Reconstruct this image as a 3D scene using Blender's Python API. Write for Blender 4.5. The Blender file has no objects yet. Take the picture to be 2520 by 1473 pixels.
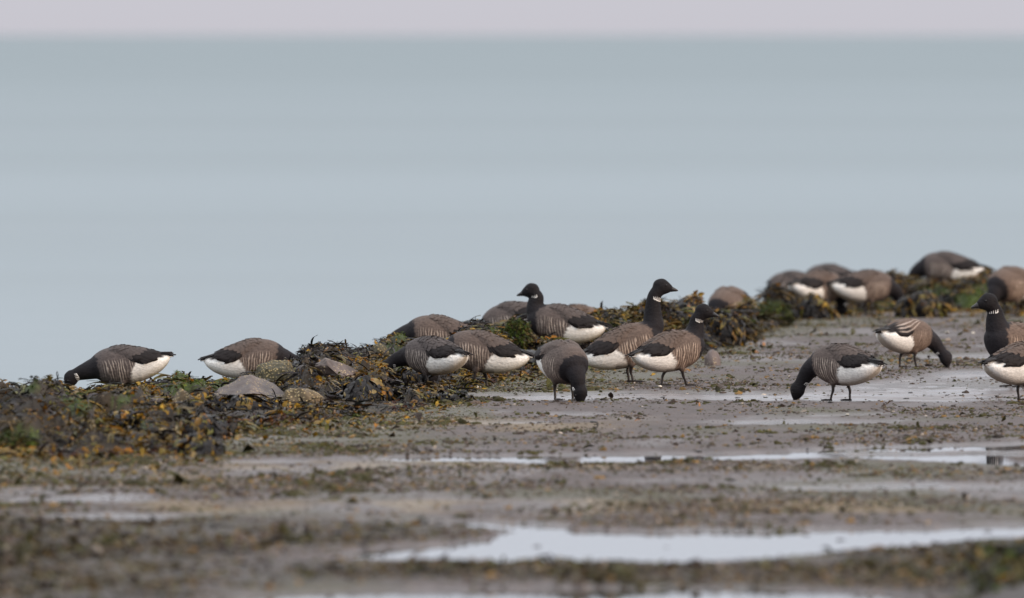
import bpy, math, random
import numpy as np
from mathutils import Vector, Matrix

random.seed(7)
RNG = np.random.default_rng(11)
scene = bpy.context.scene
COL = scene.collection

# ------------------------------------------------------------------ camera
H = 1.87            # eye height of the photographer above the mud (m)
F = 42000.0         # focal length in units of a 2520-wide frame (600 mm lens)
CX, HZ = 1260.0, 85.0
cam_d = bpy.data.cameras.new("camera")
cam = bpy.data.objects.new("camera", cam_d)
COL.objects.link(cam)
cam.location = (0, 0, H)
cam.rotation_euler = (math.pi / 2 - math.atan((736.5 - HZ) / F), 0, 0)
cam_d.lens = 600
cam_d.sensor_width = 36
cam_d.clip_start = 1
cam_d.clip_end = 60000
cam_d.dof.use_dof = True
cam_d.dof.focus_distance = 89.3
cam_d.dof.aperture_fstop = 5.8
scene.camera = cam

# ------------------------------------------------------------------ light
SUN_EL, SUN_AZ = math.radians(17), math.radians(118)     # azimuth clockwise from +Y
world = bpy.data.worlds.new("World")
scene.world = world
world.use_nodes = True
nt = world.node_tree
nt.nodes.clear()
N = nt.nodes.new
L = nt.links.new
out = N("ShaderNodeOutputWorld")
bg = N("ShaderNodeBackground")
bg.inputs["Strength"].default_value = 0.1
sky = N("ShaderNodeTexSky")
sky.sky_type = 'NISHITA'
sky.sun_disc = False
sky.sun_elevation = SUN_EL
sky.sun_rotation = SUN_AZ
sky.dust_density = 3.0
tc = N("ShaderNodeTexCoord")
sep = N("ShaderNodeSeparateXYZ")
L(tc.outputs["Generated"], sep.inputs[0])
ramp = N("ShaderNodeValToRGB")           # overcast veil: lilac at the horizon, paler and bluer above
cr = ramp.color_ramp
cr.elements[0].position = 0.0
cr.elements[0].color = (0.480, 0.470, 0.515, 1)
cr.elements[1].position = 1.0
cr.elements[1].color = (1.40, 1.41, 1.45, 1)
e = cr.elements.new(0.035)
e.color = (0.565, 0.600, 0.672, 1)
e = cr.elements.new(0.45)
e.color = (1.08, 1.10, 1.15, 1)
L(sep.outputs["Z"], ramp.inputs["Fac"])
mul = N("ShaderNodeMixRGB")
mul.blend_type = 'MULTIPLY'
mul.inputs[0].default_value = 1.0
L(ramp.outputs[0], mul.inputs[1])
mul.inputs[2].default_value = (10.2, 10.2, 10.2, 1)
mix = N("ShaderNodeMixRGB")
mix.inputs[0].default_value = 0.95
L(sky.outputs[0], mix.inputs[1])
L(mul.outputs[0], mix.inputs[2])
L(mix.outputs[0], bg.inputs[0])
L(bg.outputs[0], out.inputs[0])

sun_d = bpy.data.lights.new("sun", 'SUN')
sun_d.energy = 1.5
sun_d.angle = math.radians(14)
sun_d.color = (1.0, 0.70, 0.47)
sun = bpy.data.objects.new("sun", sun_d)
COL.objects.link(sun)
sv = Vector((math.sin(SUN_AZ) * math.cos(SUN_EL), math.cos(SUN_AZ) * math.cos(SUN_EL), math.sin(SUN_EL)))
sun.rotation_euler = (-sv).to_track_quat('-Z', 'Y').to_euler()

scene.view_settings.view_transform = 'Standard'
scene.view_settings.look = 'None'
scene.view_settings.exposure = 0.30
scene.view_settings.gamma = 1.0
scene.view_settings.use_curve_mapping = False
scene.render.engine = 'CYCLES'
scene.cycles.max_bounces = 6


# ------------------------------------------------------------------ numeric helpers
def depth(py):
    return F * H / (np.asarray(py, float) - HZ)


def X(px, d):
    return (px - CX) * d / F


def Z(py, d):
    return H - (py - HZ) * d / F


def _hash(ix, iy, seed):
    h = (ix * 374761393 + iy * 668265263 + seed * 1442695041) & 0xFFFFFFFF
    h = ((h ^ (h >> 13)) * 1274126177) & 0xFFFFFFFF
    h = h ^ (h >> 16)
    return h


def noise(x, y, seed=0):
    x = np.asarray(x, float)
    y = np.asarray(y, float)
    x0 = np.floor(x).astype(np.int64)
    y0 = np.floor(y).astype(np.int64)
    fx, fy = x - x0, y - y0
    u = fx * fx * fx * (fx * (fx * 6 - 15) + 10)
    v = fy * fy * fy * (fy * (fy * 6 - 15) + 10)

    def g(ix, iy, dx, dy):
        a = _hash(ix, iy, seed) * (2 * math.pi / 4294967296.0)
        return np.cos(a) * dx + np.sin(a) * dy
    n00 = g(x0, y0, fx, fy)
    n10 = g(x0 + 1, y0, fx - 1, fy)
    n01 = g(x0, y0 + 1, fx, fy - 1)
    n11 = g(x0 + 1, y0 + 1, fx - 1, fy - 1)
    return 1.5 * ((n00 * (1 - u) + n10 * u) * (1 - v) + (n01 * (1 - u) + n11 * u) * v)


def fbm(x, y, seed=0, o=4):
    s, a, t = 0, 1.0, 0
    for i in range(o):
        s = s + a * noise(x * 2 ** i, y * 2 ** i, seed + i * 17)
        t += a
        a *= 0.5
    return s / t


def sstep(a, b, x):
    t = np.clip((np.asarray(x, float) - a) / (b - a), 0, 1)
    return t * t * (3 - 2 * t)


def link(name, me, parent=None, mats=()):
    o = bpy.data.objects.new(name, me)
    COL.objects.link(o)
    if parent is not None:
        o.parent = parent
    for m in mats:
        me.materials.append(m)
    return o


def mesh_np(name, V, Q, smooth=True):
    """V (n,3) vertices; Q list/array of quads or mixed faces"""
    me = bpy.data.meshes.new(name)
    V = np.asarray(V, np.float32)
    if isinstance(Q, np.ndarray):
        k = Q.shape[1]
        me.vertices.add(len(V))
        me.vertices.foreach_set("co", V.ravel())
        me.loops.add(Q.size)
        me.loops.foreach_set("vertex_index", Q.astype(np.int32).ravel())
        me.polygons.add(len(Q))
        me.polygons.foreach_set("loop_start", np.arange(0, Q.size, k, dtype=np.int32))
        me.update(calc_edges=True)
    else:
        me.from_pydata(V.tolist(), [], Q)
        me.update()
    me.polygons.foreach_set("use_smooth", np.full(len(me.polygons), smooth))
    me.update()
    return me


def attr(me, name, kind, data, dom='POINT'):
    a = me.attributes.new(name, kind, dom)
    key = {"FLOAT": "value", "INT": "value", "FLOAT_VECTOR": "vector", "FLOAT_COLOR": "color"}[kind]
    a.data.foreach_set(key, np.ascontiguousarray(data, np.int32 if kind == "INT" else np.float32).ravel())


def rgba(c):
    c = np.asarray(c, np.float32)
    return np.concatenate([c, np.ones(c.shape[:-1] + (1,), np.float32)], -1)


def grid_quads(nr, nc):
    i = np.arange(nr - 1)[:, None] * nc + np.arange(nc - 1)[None, :]
    return np.stack([i, i + 1, i + 1 + nc, i + nc], -1).reshape(-1, 4)


def tag(o, label=None, cat=None, group=None, kind=None):
    if label:
        o["label"] = label
    if cat:
        o["category"] = cat
    if group:
        o["group"] = group
    if kind:
        o["kind"] = kind
    return o


# ------------------------------------------------------------------ materials
class Mat:
    def __init__(self, name):
        self.m = bpy.data.materials.new(name)
        self.m.use_nodes = True
        self.t = self.m.node_tree
        self.b = self.t.nodes["Principled BSDF"]

    def n(self, typ, **kw):
        nd = self.t.nodes.new(typ)
        for k, v in kw.items():
            setattr(nd, k, v)
        return nd

    def l(self, a, b):
        self.t.links.new(a, b)

    def noise(self, scale, detail=4, vec=None, rough=0.55):
        nd = self.n("ShaderNodeTexNoise")
        nd.inputs["Scale"].default_value = scale
        nd.inputs["Detail"].default_value = detail
        nd.inputs["Roughness"].default_value = rough
        if vec is not None:
            self.l(vec, nd.inputs["Vector"])
        return nd.outputs["Fac"]

    def pos(self):
        return self.n("ShaderNodeNewGeometry").outputs["Position"]

    def obj(self):
        return self.n("ShaderNodeTexCoord").outputs["Object"]

    def mapr(self, v, a, b, c, d):
        nd = self.n("ShaderNodeMapRange")
        self.l(v, nd.inputs[0])
        for i, x in enumerate((a, b, c, d)):
            nd.inputs[i + 1].default_value = x
        return nd.outputs[0]

    def mix(self, f, a, b, blend='MIX'):
        nd = self.n("ShaderNodeMixRGB", blend_type=blend)
        for i, v in enumerate((f, a, b)):
            if hasattr(v, "links"):
                self.l(v, nd.inputs[i])
            elif i == 0:
                nd.inputs[0].default_value = v
            else:
                nd.inputs[i].default_value = tuple(v) + ((1,) if len(v) == 3 else ())
        return nd.outputs[0]

    def math(self, op, a, b=None):
        nd = self.n("ShaderNodeMath", operation=op)
        for i, v in enumerate((a, b)):
            if v is None:
                continue
            if hasattr(v, "links"):
                self.l(v, nd.inputs[i])
            else:
                nd.inputs[i].default_value = v
        return nd.outputs[0]

    def attr(self, name, typ='GEOMETRY'):
        return self.n("ShaderNodeAttribute", attribute_name=name, attribute_type=typ)

    def bump(self, h, strength=0.4, dist=0.01):
        nd = self.n("ShaderNodeBump")
        nd.inputs["Strength"].default_value = strength
        nd.inputs["Distance"].default_value = dist
        self.l(h, nd.inputs["Height"])
        self.l(nd.outputs[0], self.b.inputs["Normal"])

    def base(self, c):
        if hasattr(c, "links"):
            self.l(c, self.b.inputs["Base Color"])
        else:
            self.b.inputs["Base Color"].default_value = tuple(c) + (1,)

    def rough(self, r):
        if hasattr(r, "links"):
            self.l(r, self.b.inputs["Roughness"])
        else:
            self.b.inputs["Roughness"].default_value = r

    def spec(self, s):
        self.b.inputs["Specular IOR Level"].default_value = s


def mat_mud():
    m = Mat("wet_mud")
    c = m.attr("Col").outputs["Color"]
    p = m.pos()
    f1 = m.noise(18, 5, p)
    f2 = m.noise(90, 3, p)
    k = m.math('MULTIPLY', m.mapr(f1, 0.3, 0.7, 0.62, 1.4), m.mapr(f2, 0.3, 0.7, 0.7, 1.3))
    kk = m.n("ShaderNodeCombineColor")
    for i in range(3):
        m.l(k, kk.inputs[i])
    m.base(m.mix(1.0, c, kk.outputs[0], 'MULTIPLY'))
    wet = m.attr("wet").outputs["Fac"]
    m.rough(m.mapr(wet, 0, 1, 0.66, 0.2))
    m.spec(0.36)
    m.bump(m.math('ADD', f2, f1), 0.8, 0.010)
    return m.m


def mat_puddle():
    m = Mat("puddle_water")
    m.base((0.04, 0.038, 0.036))
    m.rough(0.03)
    m.spec(0.5)
    m.b.inputs["IOR"].default_value = 1.33
    f = m.noise(9, 3, m.pos())
    m.bump(f, 0.03, 0.002)
    return m.m


def mat_film():
    """skin of water over rippled silt: smears what it mirrors"""
    m = Mat("wet_silt_film")
    p = m.pos()
    f = m.noise(26, 4, p)
    m.base(m.mix(m.mapr(f, 0.35, 0.65, 0, 1), (0.10, 0.078, 0.074), (0.16, 0.135, 0.13)))
    m.rough(m.mapr(m.noise(1.6, 4, p), 0.35, 0.65, 0.17, 0.42))
    m.spec(0.5)
    m.b.inputs["IOR"].default_value = 1.36
    m.bump(f, 0.35, 0.006)
    return m.m


def mat_sea():
    m = Mat("sea_water")
    p = m.pos()
    mp = m.n("ShaderNodeMapping")
    mp.inputs["Scale"].default_value = (0.006, 0.022, 1)
    m.l(p, mp.inputs[0])
    band = m.noise(1.0, 4, mp.outputs[0])
    mp2 = m.n("ShaderNodeMapping")
    mp2.inputs["Scale"].default_value = (0.7, 1.6, 1)
    m.l(p, mp2.inputs[0])
    rip = m.noise(1.0, 4, mp2.outputs[0])
    sx = m.n("ShaderNodeSeparateXYZ")
    m.l(p, sx.inputs[0])
    far = m.mapr(m.math('LOGARITHM', sx.outputs["Y"], 10.0), 2.05, 3.1, 0, 1)
    near_c = m.mix(m.mapr(band, 0.35, 0.65, 0, 1), (0.152, 0.200, 0.224), (0.166, 0.213, 0.236))
    far_c = m.mix(m.mapr(band, 0.35, 0.65, 0, 1), (0.078, 0.126, 0.142), (0.090, 0.137, 0.152))
    mp4 = m.n("ShaderNodeMapping")
    mp4.inputs["Scale"].default_value = (0.0035, 0.028, 1)
    m.l(p, mp4.inputs[0])
    swell = m.noise(1.0, 3, mp4.outputs[0])
    sk = m.n("ShaderNodeCombineColor")
    for i in range(3):
        m.l(m.mapr(swell, 0.3, 0.7, 0.93, 1.06), sk.inputs[i])
    m.base(m.mix(1.0, m.mix(far, near_c, far_c), sk.outputs[0], 'MULTIPLY'))
    m.rough(m.mapr(band, 0.35, 0.65, 0.33, 0.38))
    m.b.inputs["IOR"].default_value = 1.33
    m.spec(0.5)
    m.bump(rip, 0.25, 0.15)
    return m.m


def mat_frond(name, rough=0.42, spec=0.28):
    m = Mat(name)
    c = m.attr("tint", 'INSTANCER').outputs["Color"]
    f = m.noise(14, 3, m.obj())
    k = m.mapr(f, 0.3, 0.7, 0.6, 1.35)
    kk = m.n("ShaderNodeCombineColor")
    for i in range(3):
        m.l(k, kk.inputs[i])
    m.base(m.mix(1.0, c, kk.outputs[0], 'MULTIPLY'))
    m.rough(rough)
    m.spec(spec)
    m.bump(f, 0.35, 0.05)
    return m.m


def mat_col(name, rough=0.5, spec=0.4, nscale=40, var=0.35, bump=0.3, bdist=0.006):
    """vertex colour 'Col' with fine procedural variation"""
    m = Mat(name)
    c = m.attr("Col").outputs["Color"]
    f = m.noise(nscale, 4, m.obj())
    k = m.mapr(f, 0.3, 0.7, 1 - var, 1 + var)
    kk = m.n("ShaderNodeCombineColor")
    for i in range(3):
        m.l(k, kk.inputs[i])
    m.base(m.mix(1.0, c, kk.outputs[0], 'MULTIPLY'))
    m.rough(rough)
    m.spec(spec)
    m.bump(f, bump, bdist)
    return m.m


def mat_plain(name, c, rough=0.5, spec=0.4, nscale=60, var=0.2):
    m = Mat(name)
    f = m.noise(nscale, 3, m.obj())
    m.base(m.mix(m.mapr(f, 0.3, 0.7, 0, 1), [x * (1 - var) for x in c], [x * (1 + var) for x in c]))
    m.rough(rough)
    m.spec(spec)
    return m.m


def mat_rock(name, c1, c2, barn=0.5, barn_col=(0.42, 0.36, 0.26), moss=0.0, weed=0.0):
    m = Mat(name)
    p = m.obj()
    f = m.noise(9, 5, p)
    col = m.mix(m.mapr(f, 0.35, 0.65, 0, 1), c1, c2)
    v = m.n("ShaderNodeTexVoronoi")
    v.inputs["Scale"].default_value = 62
    m.l(p, v.inputs["Vector"])
    patch = m.mapr(m.noise(11, 3, p), 0.62 - barn * 0.3, 0.72 - barn * 0.3, 0, 1)
    spot = m.mapr(v.outputs["Distance"], 0.22, 0.42, 1, 0)
    bm = m.math('MULTIPLY', patch, spot)
    col = m.mix(bm, col, barn_col)
    if moss > 0:
        geo = m.n("ShaderNodeNewGeometry")
        s = m.n("ShaderNodeSeparateXYZ")
        m.l(geo.outputs["Normal"], s.inputs[0])
        up = m.math('ADD', m.mapr(s.outputs["Z"], 0.0, 0.8, -0.1, 0.35), m.noise(14, 4, p))
        col = m.mix(m.mapr(up, 0.9 - moss * 0.5, 1.05 - moss * 0.5, 0, 1), col, (0.022, 0.034, 0.008))
    m.base(col)
    m.rough(m.mapr(bm, 0, 1, 0.55, 0.9))
    m.spec(0.22)
    m.bump(m.math('ADD', m.math('MULTIPLY', bm, 0.6), f), 0.7, 0.012)
    return m.m


def mat_feather(name, wing=False):
    m = Mat(name)
    c = m.attr("Col").outputs["Color"]
    bp = m.attr("bp").outputs["Vector"]
    fine = m.noise(1.0, 4, None)
    nz = fine.node
    mp = m.n("ShaderNodeMapping")
    mp.inputs["Scale"].default_value = (70, 160, 160) if not wing else (60, 200, 200)
    m.l(bp, mp.inputs[0])
    m.l(mp.outputs[0], nz.inputs["Vector"])
    k = m.mapr(fine, 0.3, 0.7, 0.82, 1.18)
    kk = m.n("ShaderNodeCombineColor")
    for i in range(3):
        m.l(k, kk.inputs[i])
    vor = m.n("ShaderNodeTexVoronoi")
    mpv = m.n("ShaderNodeMapping")
    mpv.inputs["Scale"].default_value = (42, 75, 75) if not wing else (34, 70, 70)
    m.l(bp, mpv.inputs[0])
    m.l(mpv.outputs[0], vor.inputs["Vector"])
    vor.inputs["Scale"].default_value = 1.0
    scale_ = m.mapr(vor.outputs["Distance"], 0.1, 0.75, 0.88, 1.18)
    k2 = m.n("ShaderNodeCombineColor")
    for i in range(3):
        m.l(scale_, k2.inputs[i])
    dull = m.attr("scaly").outputs["Fac"]
    col = m.mix(1.0, c, kk.outputs[0], 'MULTIPLY')
    col = m.mix(dull, col, m.mix(1.0, col, k2.outputs[0], 'MULTIPLY'))
    fl = m.attr("flank").outputs["Fac"]
    # flank streaks / covert edges: soft wave along the body, broken up by noise
    s = m.n("ShaderNodeSeparateXYZ")
    m.l(bp, s.inputs[0])
    mp2 = m.n("ShaderNodeMapping")
    mp2.inputs["Scale"].default_value = (22, 9, 9)
    m.l(bp, mp2.inputs[0])
    wob = m.noise(1.0, 3, mp2.outputs[0])
    freq = 64.0 if not wing else 40.0
    ph = m.math('ADD', m.math('MULTIPLY', s.outputs["X"], freq), m.math('MULTIPLY', s.outputs["Z"], -14.0 if not wing else 9.0))
    ph = m.math('ADD', ph, m.math('MULTIPLY', wob, 2.6))
    w = m.math('SINE', m.math('MULTIPLY', ph, 6.2832))
    wv = m.mapr(w, 0.05 if not wing else 0.75, 0.8 if not wing else 1.0, 0, 1)
    mp3 = m.n("ShaderNodeMapping")
    mp3.inputs["Scale"].default_value = (42, 6, 9)
    m.l(bp, mp3.inputs[0])
    brk = m.mapr(m.noise(1.0, 2, mp3.outputs[0]), 0.36, 0.56, 0.2, 1.2)
    fac = m.math('MULTIPLY', m.math('MULTIPLY', fl, wv), brk)
    sc = m.attr("streak").outputs["Color"]
    m.base(m.mix(fac, col, sc))
    m.rough(0.7)
    m.spec(0.15)
    m.b.inputs["Sheen Weight"].default_value = 0.0
    m.b.inputs["Sheen Roughness"].default_value = 0.5
    m.bump(m.math('ADD', m.math('ADD', fine, vor.outputs['Distance']), m.math('MULTIPLY', fac, 0.5)), 0.35, 0.005)
    return m.m


M = dict(
    mud=mat_mud(), puddle=mat_puddle(), film=mat_film(), sea=mat_sea(),
    frond=mat_frond("seaweed_frond", 0.42, 0.14), crumb=mat_frond("mud_crumb", 0.7, 0.15),
    mat=mat_col("weed_matting", 0.7, 0.12, 30, 0.5, 0.6, 0.01),
    kelp=mat_col("dark_kelp", 0.36, 0.20, 35, 0.45, 0.5, 0.006),
    body=mat_feather("plumage"), wing=mat_feather("wing_plumage", True),
    covert=mat_col("covert_feather", 0.65, 0.18, 120, 0.12, 0.15, 0.002),
    dark=mat_plain("black_feather", (0.014, 0.012, 0.013), 0.55, 0.3),
    bill=mat_plain("black_bill", (0.012, 0.011, 0.012), 0.35, 0.5),
    leg=mat_plain("dark_leg", (0.022, 0.017, 0.016), 0.5, 0.4),
    white=mat_plain("white_feather", (0.80, 0.78, 0.75), 0.6, 0.2),
    eye=mat_plain("dark_eye", (0.01, 0.007, 0.006), 0.1, 0.5),
    shell=mat_plain("pale_shell", (0.66, 0.6, 0.5), 0.45, 0.4),
    pebble=mat_plain("dark_pebble", (0.035, 0.032, 0.034), 0.4, 0.5),
    orange=mat_plain("orange_weed", (0.30, 0.115, 0.015), 0.4, 0.5),
)

# ------------------------------------------------------------------ shore layout (lines read along the tide wrack)
BASE = np.array([(-600, 1150), (0, 1130), (200, 1130), (400, 1120), (530, 1108), (570, 1075), (700, 1050), (850, 1032),
                 (1000, 1015), (1080, 992), (1170, 960), (1250, 932), (1350, 920), (1450, 905), (1600, 880), (1750, 862),
                 (1850, 836), (1900, 806), (1960, 778), (2080, 771), (2250, 769), (2400, 770), (2520, 772), (3100, 772)], float)
CREST = np.array([(-600, 958, 88), (0, 957, 88), (60, 953, 88), (130, 949, 88), (170, 953, 88), (230, 957, 88.3), (300, 960, 88.5),
                  (350, 946, 88.5), (385, 925, 88.6), (415, 912, 88.7), (440, 920, 88.8), (475, 937, 89), (520, 938, 89.3),
                  (575, 934, 89.6), (640, 915, 90), (690, 893, 90.4), (722, 874, 90.8), (745, 864, 91), (790, 854, 91.5),
                  (830, 855, 92), (870, 865, 92.6), (905, 856, 93), (950, 836, 93.6), (985, 819, 94.2), (1030, 812, 94.8),
                  (1100, 803, 95.6), (1150, 796, 96.2), (1175, 794, 96.5), (1215, 806, 97), (1250, 806, 97.4), (1300, 800, 98),
                  (1420, 782, 99.4), (1480, 777, 100), (1560, 778, 101), (1600, 766, 101.6), (1660, 762, 102.4), (1710, 764, 103),
                  (1760, 778, 104), (1800, 772, 105), (1840, 748, 106.5), (1875, 726, 108.5), (1900, 718, 111), (1960, 716, 115),
                  (2050, 702, 117.5), (2100, 690, 118), (2150, 688, 118), (2240, 693, 118), (2330, 694, 118), (2420, 684, 118),
                  (2445, 692, 118), (2480, 702, 118), (2520, 704, 118), (3100, 706, 119)], float)


def base_d(px):
    return depth(np.interp(px, BASE[:, 0], BASE[:, 1]))


def crest(px):
    d = np.interp(px, CREST[:, 0], CREST[:, 2])
    return d, np.maximum(Z(np.interp(px, CREST[:, 0], CREST[:, 1]), d) - 0.018 + 0.016 * sstep(1080, 1300, px), 0.02)


HOLLOWS = [(160, 235, 964, 90), (235, 420, 942, 90), (497, 600, 930, 93), (600, 700, 915, 93), (690, 735, 885, 93), (958, 1000, 925, 90.5), (1000, 1060, 945, 90.5), (1060, 1130, 950, 90.5), (1110, 1300, 928, 91),
           (1005, 1105, 845, 95), (1218, 1295, 792, 99), (1298, 1445, 828, 97), (1385, 1450, 772, 102), (1748, 1830, 762, 108.5), (1950, 2070, 772, 114.5),
           (2060, 2265, 768, 114.5), (2262, 2330, 690, 119), (2330, 2410, 688, 119), (2432, 2530, 770, 114.5), (2010, 2092, 700, 123), (1920, 1985, 712, 122)]
ROCK_SPOTS = [(512, 724, 924, 992, 87.2), (628, 742, 886, 942, 88.7), (762, 886, 881, 932, 88.4), (690, 810, 957, 1005, 85.9), (418, 492, 955, 1005, 84.9),
              (1262, 1338, 861, 902, 95.4), (1733, 1775, 860, 895, 96.6), (-5, 98, 1066, 1118, 76.6), (1240, 1300, 790, 826, 94.9),
              (1850, 1945, 745, 786, 109.2), (905, 960, 845, 880, 91.6), (355, 415, 977, 1003, 85.4)]
CLUMP_SPOTS = [(432, 566, 1022, 1085, 79.0), (438, 548, 1080, 1112, 76.2), (800, 1000, 938, 1016, 86.6), (1052, 1172, 976, 1000, 86.9), (1734, 1832, 770, 842, 102.4),
               (505, 690, 985, 1038, 84.6), (255, 350, 1020, 1064, 80.5), (955, 1075, 912, 958, 90.2), (2200, 2325, 722, 768, 112.6)]
HOLLOWS += [(a + 6, b - 6, p1 - 6, d) for (a, b, p0, p1, d) in CLUMP_SPOTS]
HOLLOWS += [(a + 6, b - 6, p1 - 4, d) for (a, b, p0, p1, d) in ROCK_SPOTS]


def heap_h(px, y, lumps=True):
    """height of the seaweed bank above the mud level"""
    x = X(px, y)
    db = base_d(px)
    dc, hc = crest(px)
    s = (y - db) / (dc - db)
    left = 1 - sstep(900, 1150, px)
    ridge = sstep(1080, 1300, px)
    rise = sstep(0.22, 1.0, s) * (1 - ridge) + sstep(0.0, 0.75, s) * ridge
    h = hc * np.where(s < 1, rise, np.exp(-((y - dc) / 1.1) ** 2))
    h = h + (0.03 + 0.03 * left) * sstep(0.0, 0.2, s) * (1 - sstep(0.6, 1.0, s))
    if lumps:
        n = fbm(x / 0.30, y / 0.6, 5, 3)
        n2 = fbm(x / 0.09, y / 0.12, 9, 3)
        amp = 0.21 * sstep(0.0, 0.15, s) * (1 - 0.72 * sstep(0.55, 0.95, s)) * (1 - sstep(1.2, 1.6, s))
        h = h + amp * np.clip(n, -0.45, 1) + 0.03 * n2 * sstep(-0.02, 0.1, s) * (1 - sstep(1.3, 1.6, s))
    edge = sstep(-0.12, 0.03, s + 0.10 * fbm(x / 0.35, y / 0.9, 31, 3))
    h = h * edge - 0.03 * (1 - edge)
    # hollows trodden and scoured where the birds and bare stones stand
    for (a, b, p, dg) in HOLLOWS:
        k = sstep(a - 14, a + 4, px) * (1 - sstep(b - 4, b + 14, px)) * (1 - sstep(dg, dg + 0.8, y))
        cap = Z(p + 5, y) - 0.012 + 0.012 * noise(x / 0.05, y / 0.2, 77)
        h = np.where(k > 0.02, np.minimum(h, np.maximum(cap, 0.010) * k + h * (1 - k)), h)
    return h, s


# puddles: (points of px, far edge, near edge), depth, label
PUDDLES = [
    ([(850, 1354, 1368), (950, 1340, 1375), (1100, 1333, 1382), (1190, 1322, 1385), (1235, 1304, 1385), (1400, 1301, 1386),
      (1550, 1302, 1386), (1900, 1302, 1372), (2100, 1299, 1352), (2300, 1294, 1336), (2520, 1288, 1322), (2900, 1285, 1315)], 0.035),
    ([(980, 1282, 1290), (1100, 1278, 1295), (1250, 1282, 1302), (1400, 1288, 1305)], 0.028),
    ([(600, 1464, 1490), (760, 1455, 1520), (1000, 1447, 1530), (1300, 1442, 1540), (1900, 1444, 1540), (2180, 1452, 1520), (2270, 1470, 1500)], 0.035),
    ([(570, 1134, 1139), (700, 1130, 1138), (750, 1134, 1138)], 0.02),
    ([(960, 1122, 1131), (1080, 1117, 1135), (1300, 1116, 1137), (1550, 1115, 1136), (1800, 1111, 1131), (1960, 1110, 1125), (2080, 1112, 1124)], 0.042),
    ([(1950, 1104, 1110), (2100, 1098, 1111), (2300, 1092, 1109), (2520, 1086, 1107), (2800, 1082, 1105)], 0.020),
    ([(2060, 1118, 1124), (2180, 1114, 1131), (2330, 1112, 1138), (2450, 1110, 1143), (2620, 1110, 1144), (2900, 1110, 1140)], 0.04),
    ([(1880, 970, 984), (2000, 958, 985), (2200, 930, 985), (2350, 915, 986), (2520, 908, 986), (2900, 905, 985)], 0.0132),
    ([(1080, 970, 977), (1300, 967, 982), (1600, 963, 982), (1900, 965, 985)], 0.0165),
    ([(1330, 1017, 1022), (1400, 1015, 1022), (1490, 1016, 1020)], 0.018),
    ([(1830, 1037, 1043), (1950, 1034, 1044), (2080, 1035, 1041), (2210, 1036, 1040)], 0.018),
    ([(2010, 1018, 1023), (2090, 1015, 1023), (2170, 1017, 1021)], 0.016),
    ([(1130, 1037, 1042), (1220, 1035, 1043), (1330, 1038, 1042)], 0.016),
    ([(2260, 874, 880), (2360, 870, 884), (2520, 869, 887), (2900, 868, 887)], 0.014),
    ([(1900, 1196, 1204), (2200, 1190, 1206), (2520, 1186, 1205), (2900, 1185, 1200)], 0.012),
    ([(30, 1228, 1236), (200, 1222, 1238), (380, 1218, 1232)], 0.012),
    ([(60, 1268, 1280), (300, 1266, 1282), (420, 1270, 1278)], 0.013),
]
WATER = -0.012


def puddle_mask(px, py, P, soft=3.0):
    a = np.array(P, float)
    top = np.interp(px, a[:, 0], a[:, 1])
    bot = np.interp(px, a[:, 0], a[:, 2])
    m = np.minimum(py - top, bot - py) / soft
    mx = np.minimum(px - a[0, 0], a[-1, 0] - px) / 30.0
    return np.clip(np.minimum(m, mx), -1.5, 1.5)


def mud_z(x, y):
    """mud relief; returns height and how wet it is"""
    px = CX + x * F / np.maximum(y, 1)
    py = HZ + F * H / np.maximum(y, 1)
    z = 0.006 * fbm(x / 1.3, y / 2.6, 1, 3) + 0.0045 * fbm(x / 0.22, y / 0.5, 2, 3) + 0.0035 * fbm(x / 0.06, y / 0.12, 3, 2)
    wet = np.zeros_like(z)
    for P, dep in PUDDLES:
        m = puddle_mask(px + 14 * noise(x / 0.3, y / 0.7, 44), py + 3.5 * noise(x / 0.35, y / 1.2, 45), P)
        k = sstep(-0.6, 1.1, m)
        z = z - k * dep
        wet = np.maximum(wet, sstep(-1.5, 0.8, m) * (0.55 + 0.45 * min(1, dep / 0.02)))
    # raised weedy flats in the near foreground
    z = z + 0.035 * WEEDY(px, py) * (0.45 + 0.75 * fbm(x / 0.4, y / 0.9, 61, 3))
    corner = sstep(2370, 2520, px + 60 * noise(x / 0.3, y / 0.8, 66)) * sstep(1372, 1425, py) * (1 - sstep(2800, 3000, px))
    z = z + 0.060 * corner * (1 + 0.6 * noise(x / 0.12, y / 0.3, 67))
    return z, wet


def WEEDY(px, py):
    left = sstep(1278, 1300, py) * (1 - sstep(900, 1250, px + 1.5 * (py - 1310) * (py < 1345) + 500 * sstep(1340, 1360, py) - 0 * px)) * (1 - sstep(1450, 1475, py) * sstep(300, 700, px))
    mid = sstep(1384, 1392, py) * (1 - sstep(1425, 1452, py)) * (1 - sstep(1900, 2100, px)) * 0.75
    right = sstep(1345, 1365, py + 0.07 * (px - 2200)) * sstep(1980, 2120, px) * (1 - 0.6 * sstep(1400, 1440, py) * (1 - sstep(2350, 2480, px)))
    w = np.clip(np.maximum(np.maximum(left, mid), right), 0, 1)
    for P, dep in PUDDLES[:3]:
        w = w * (1 - sstep(-1.4, 0.3, puddle_mask(px, py, P)))
    return w


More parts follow.
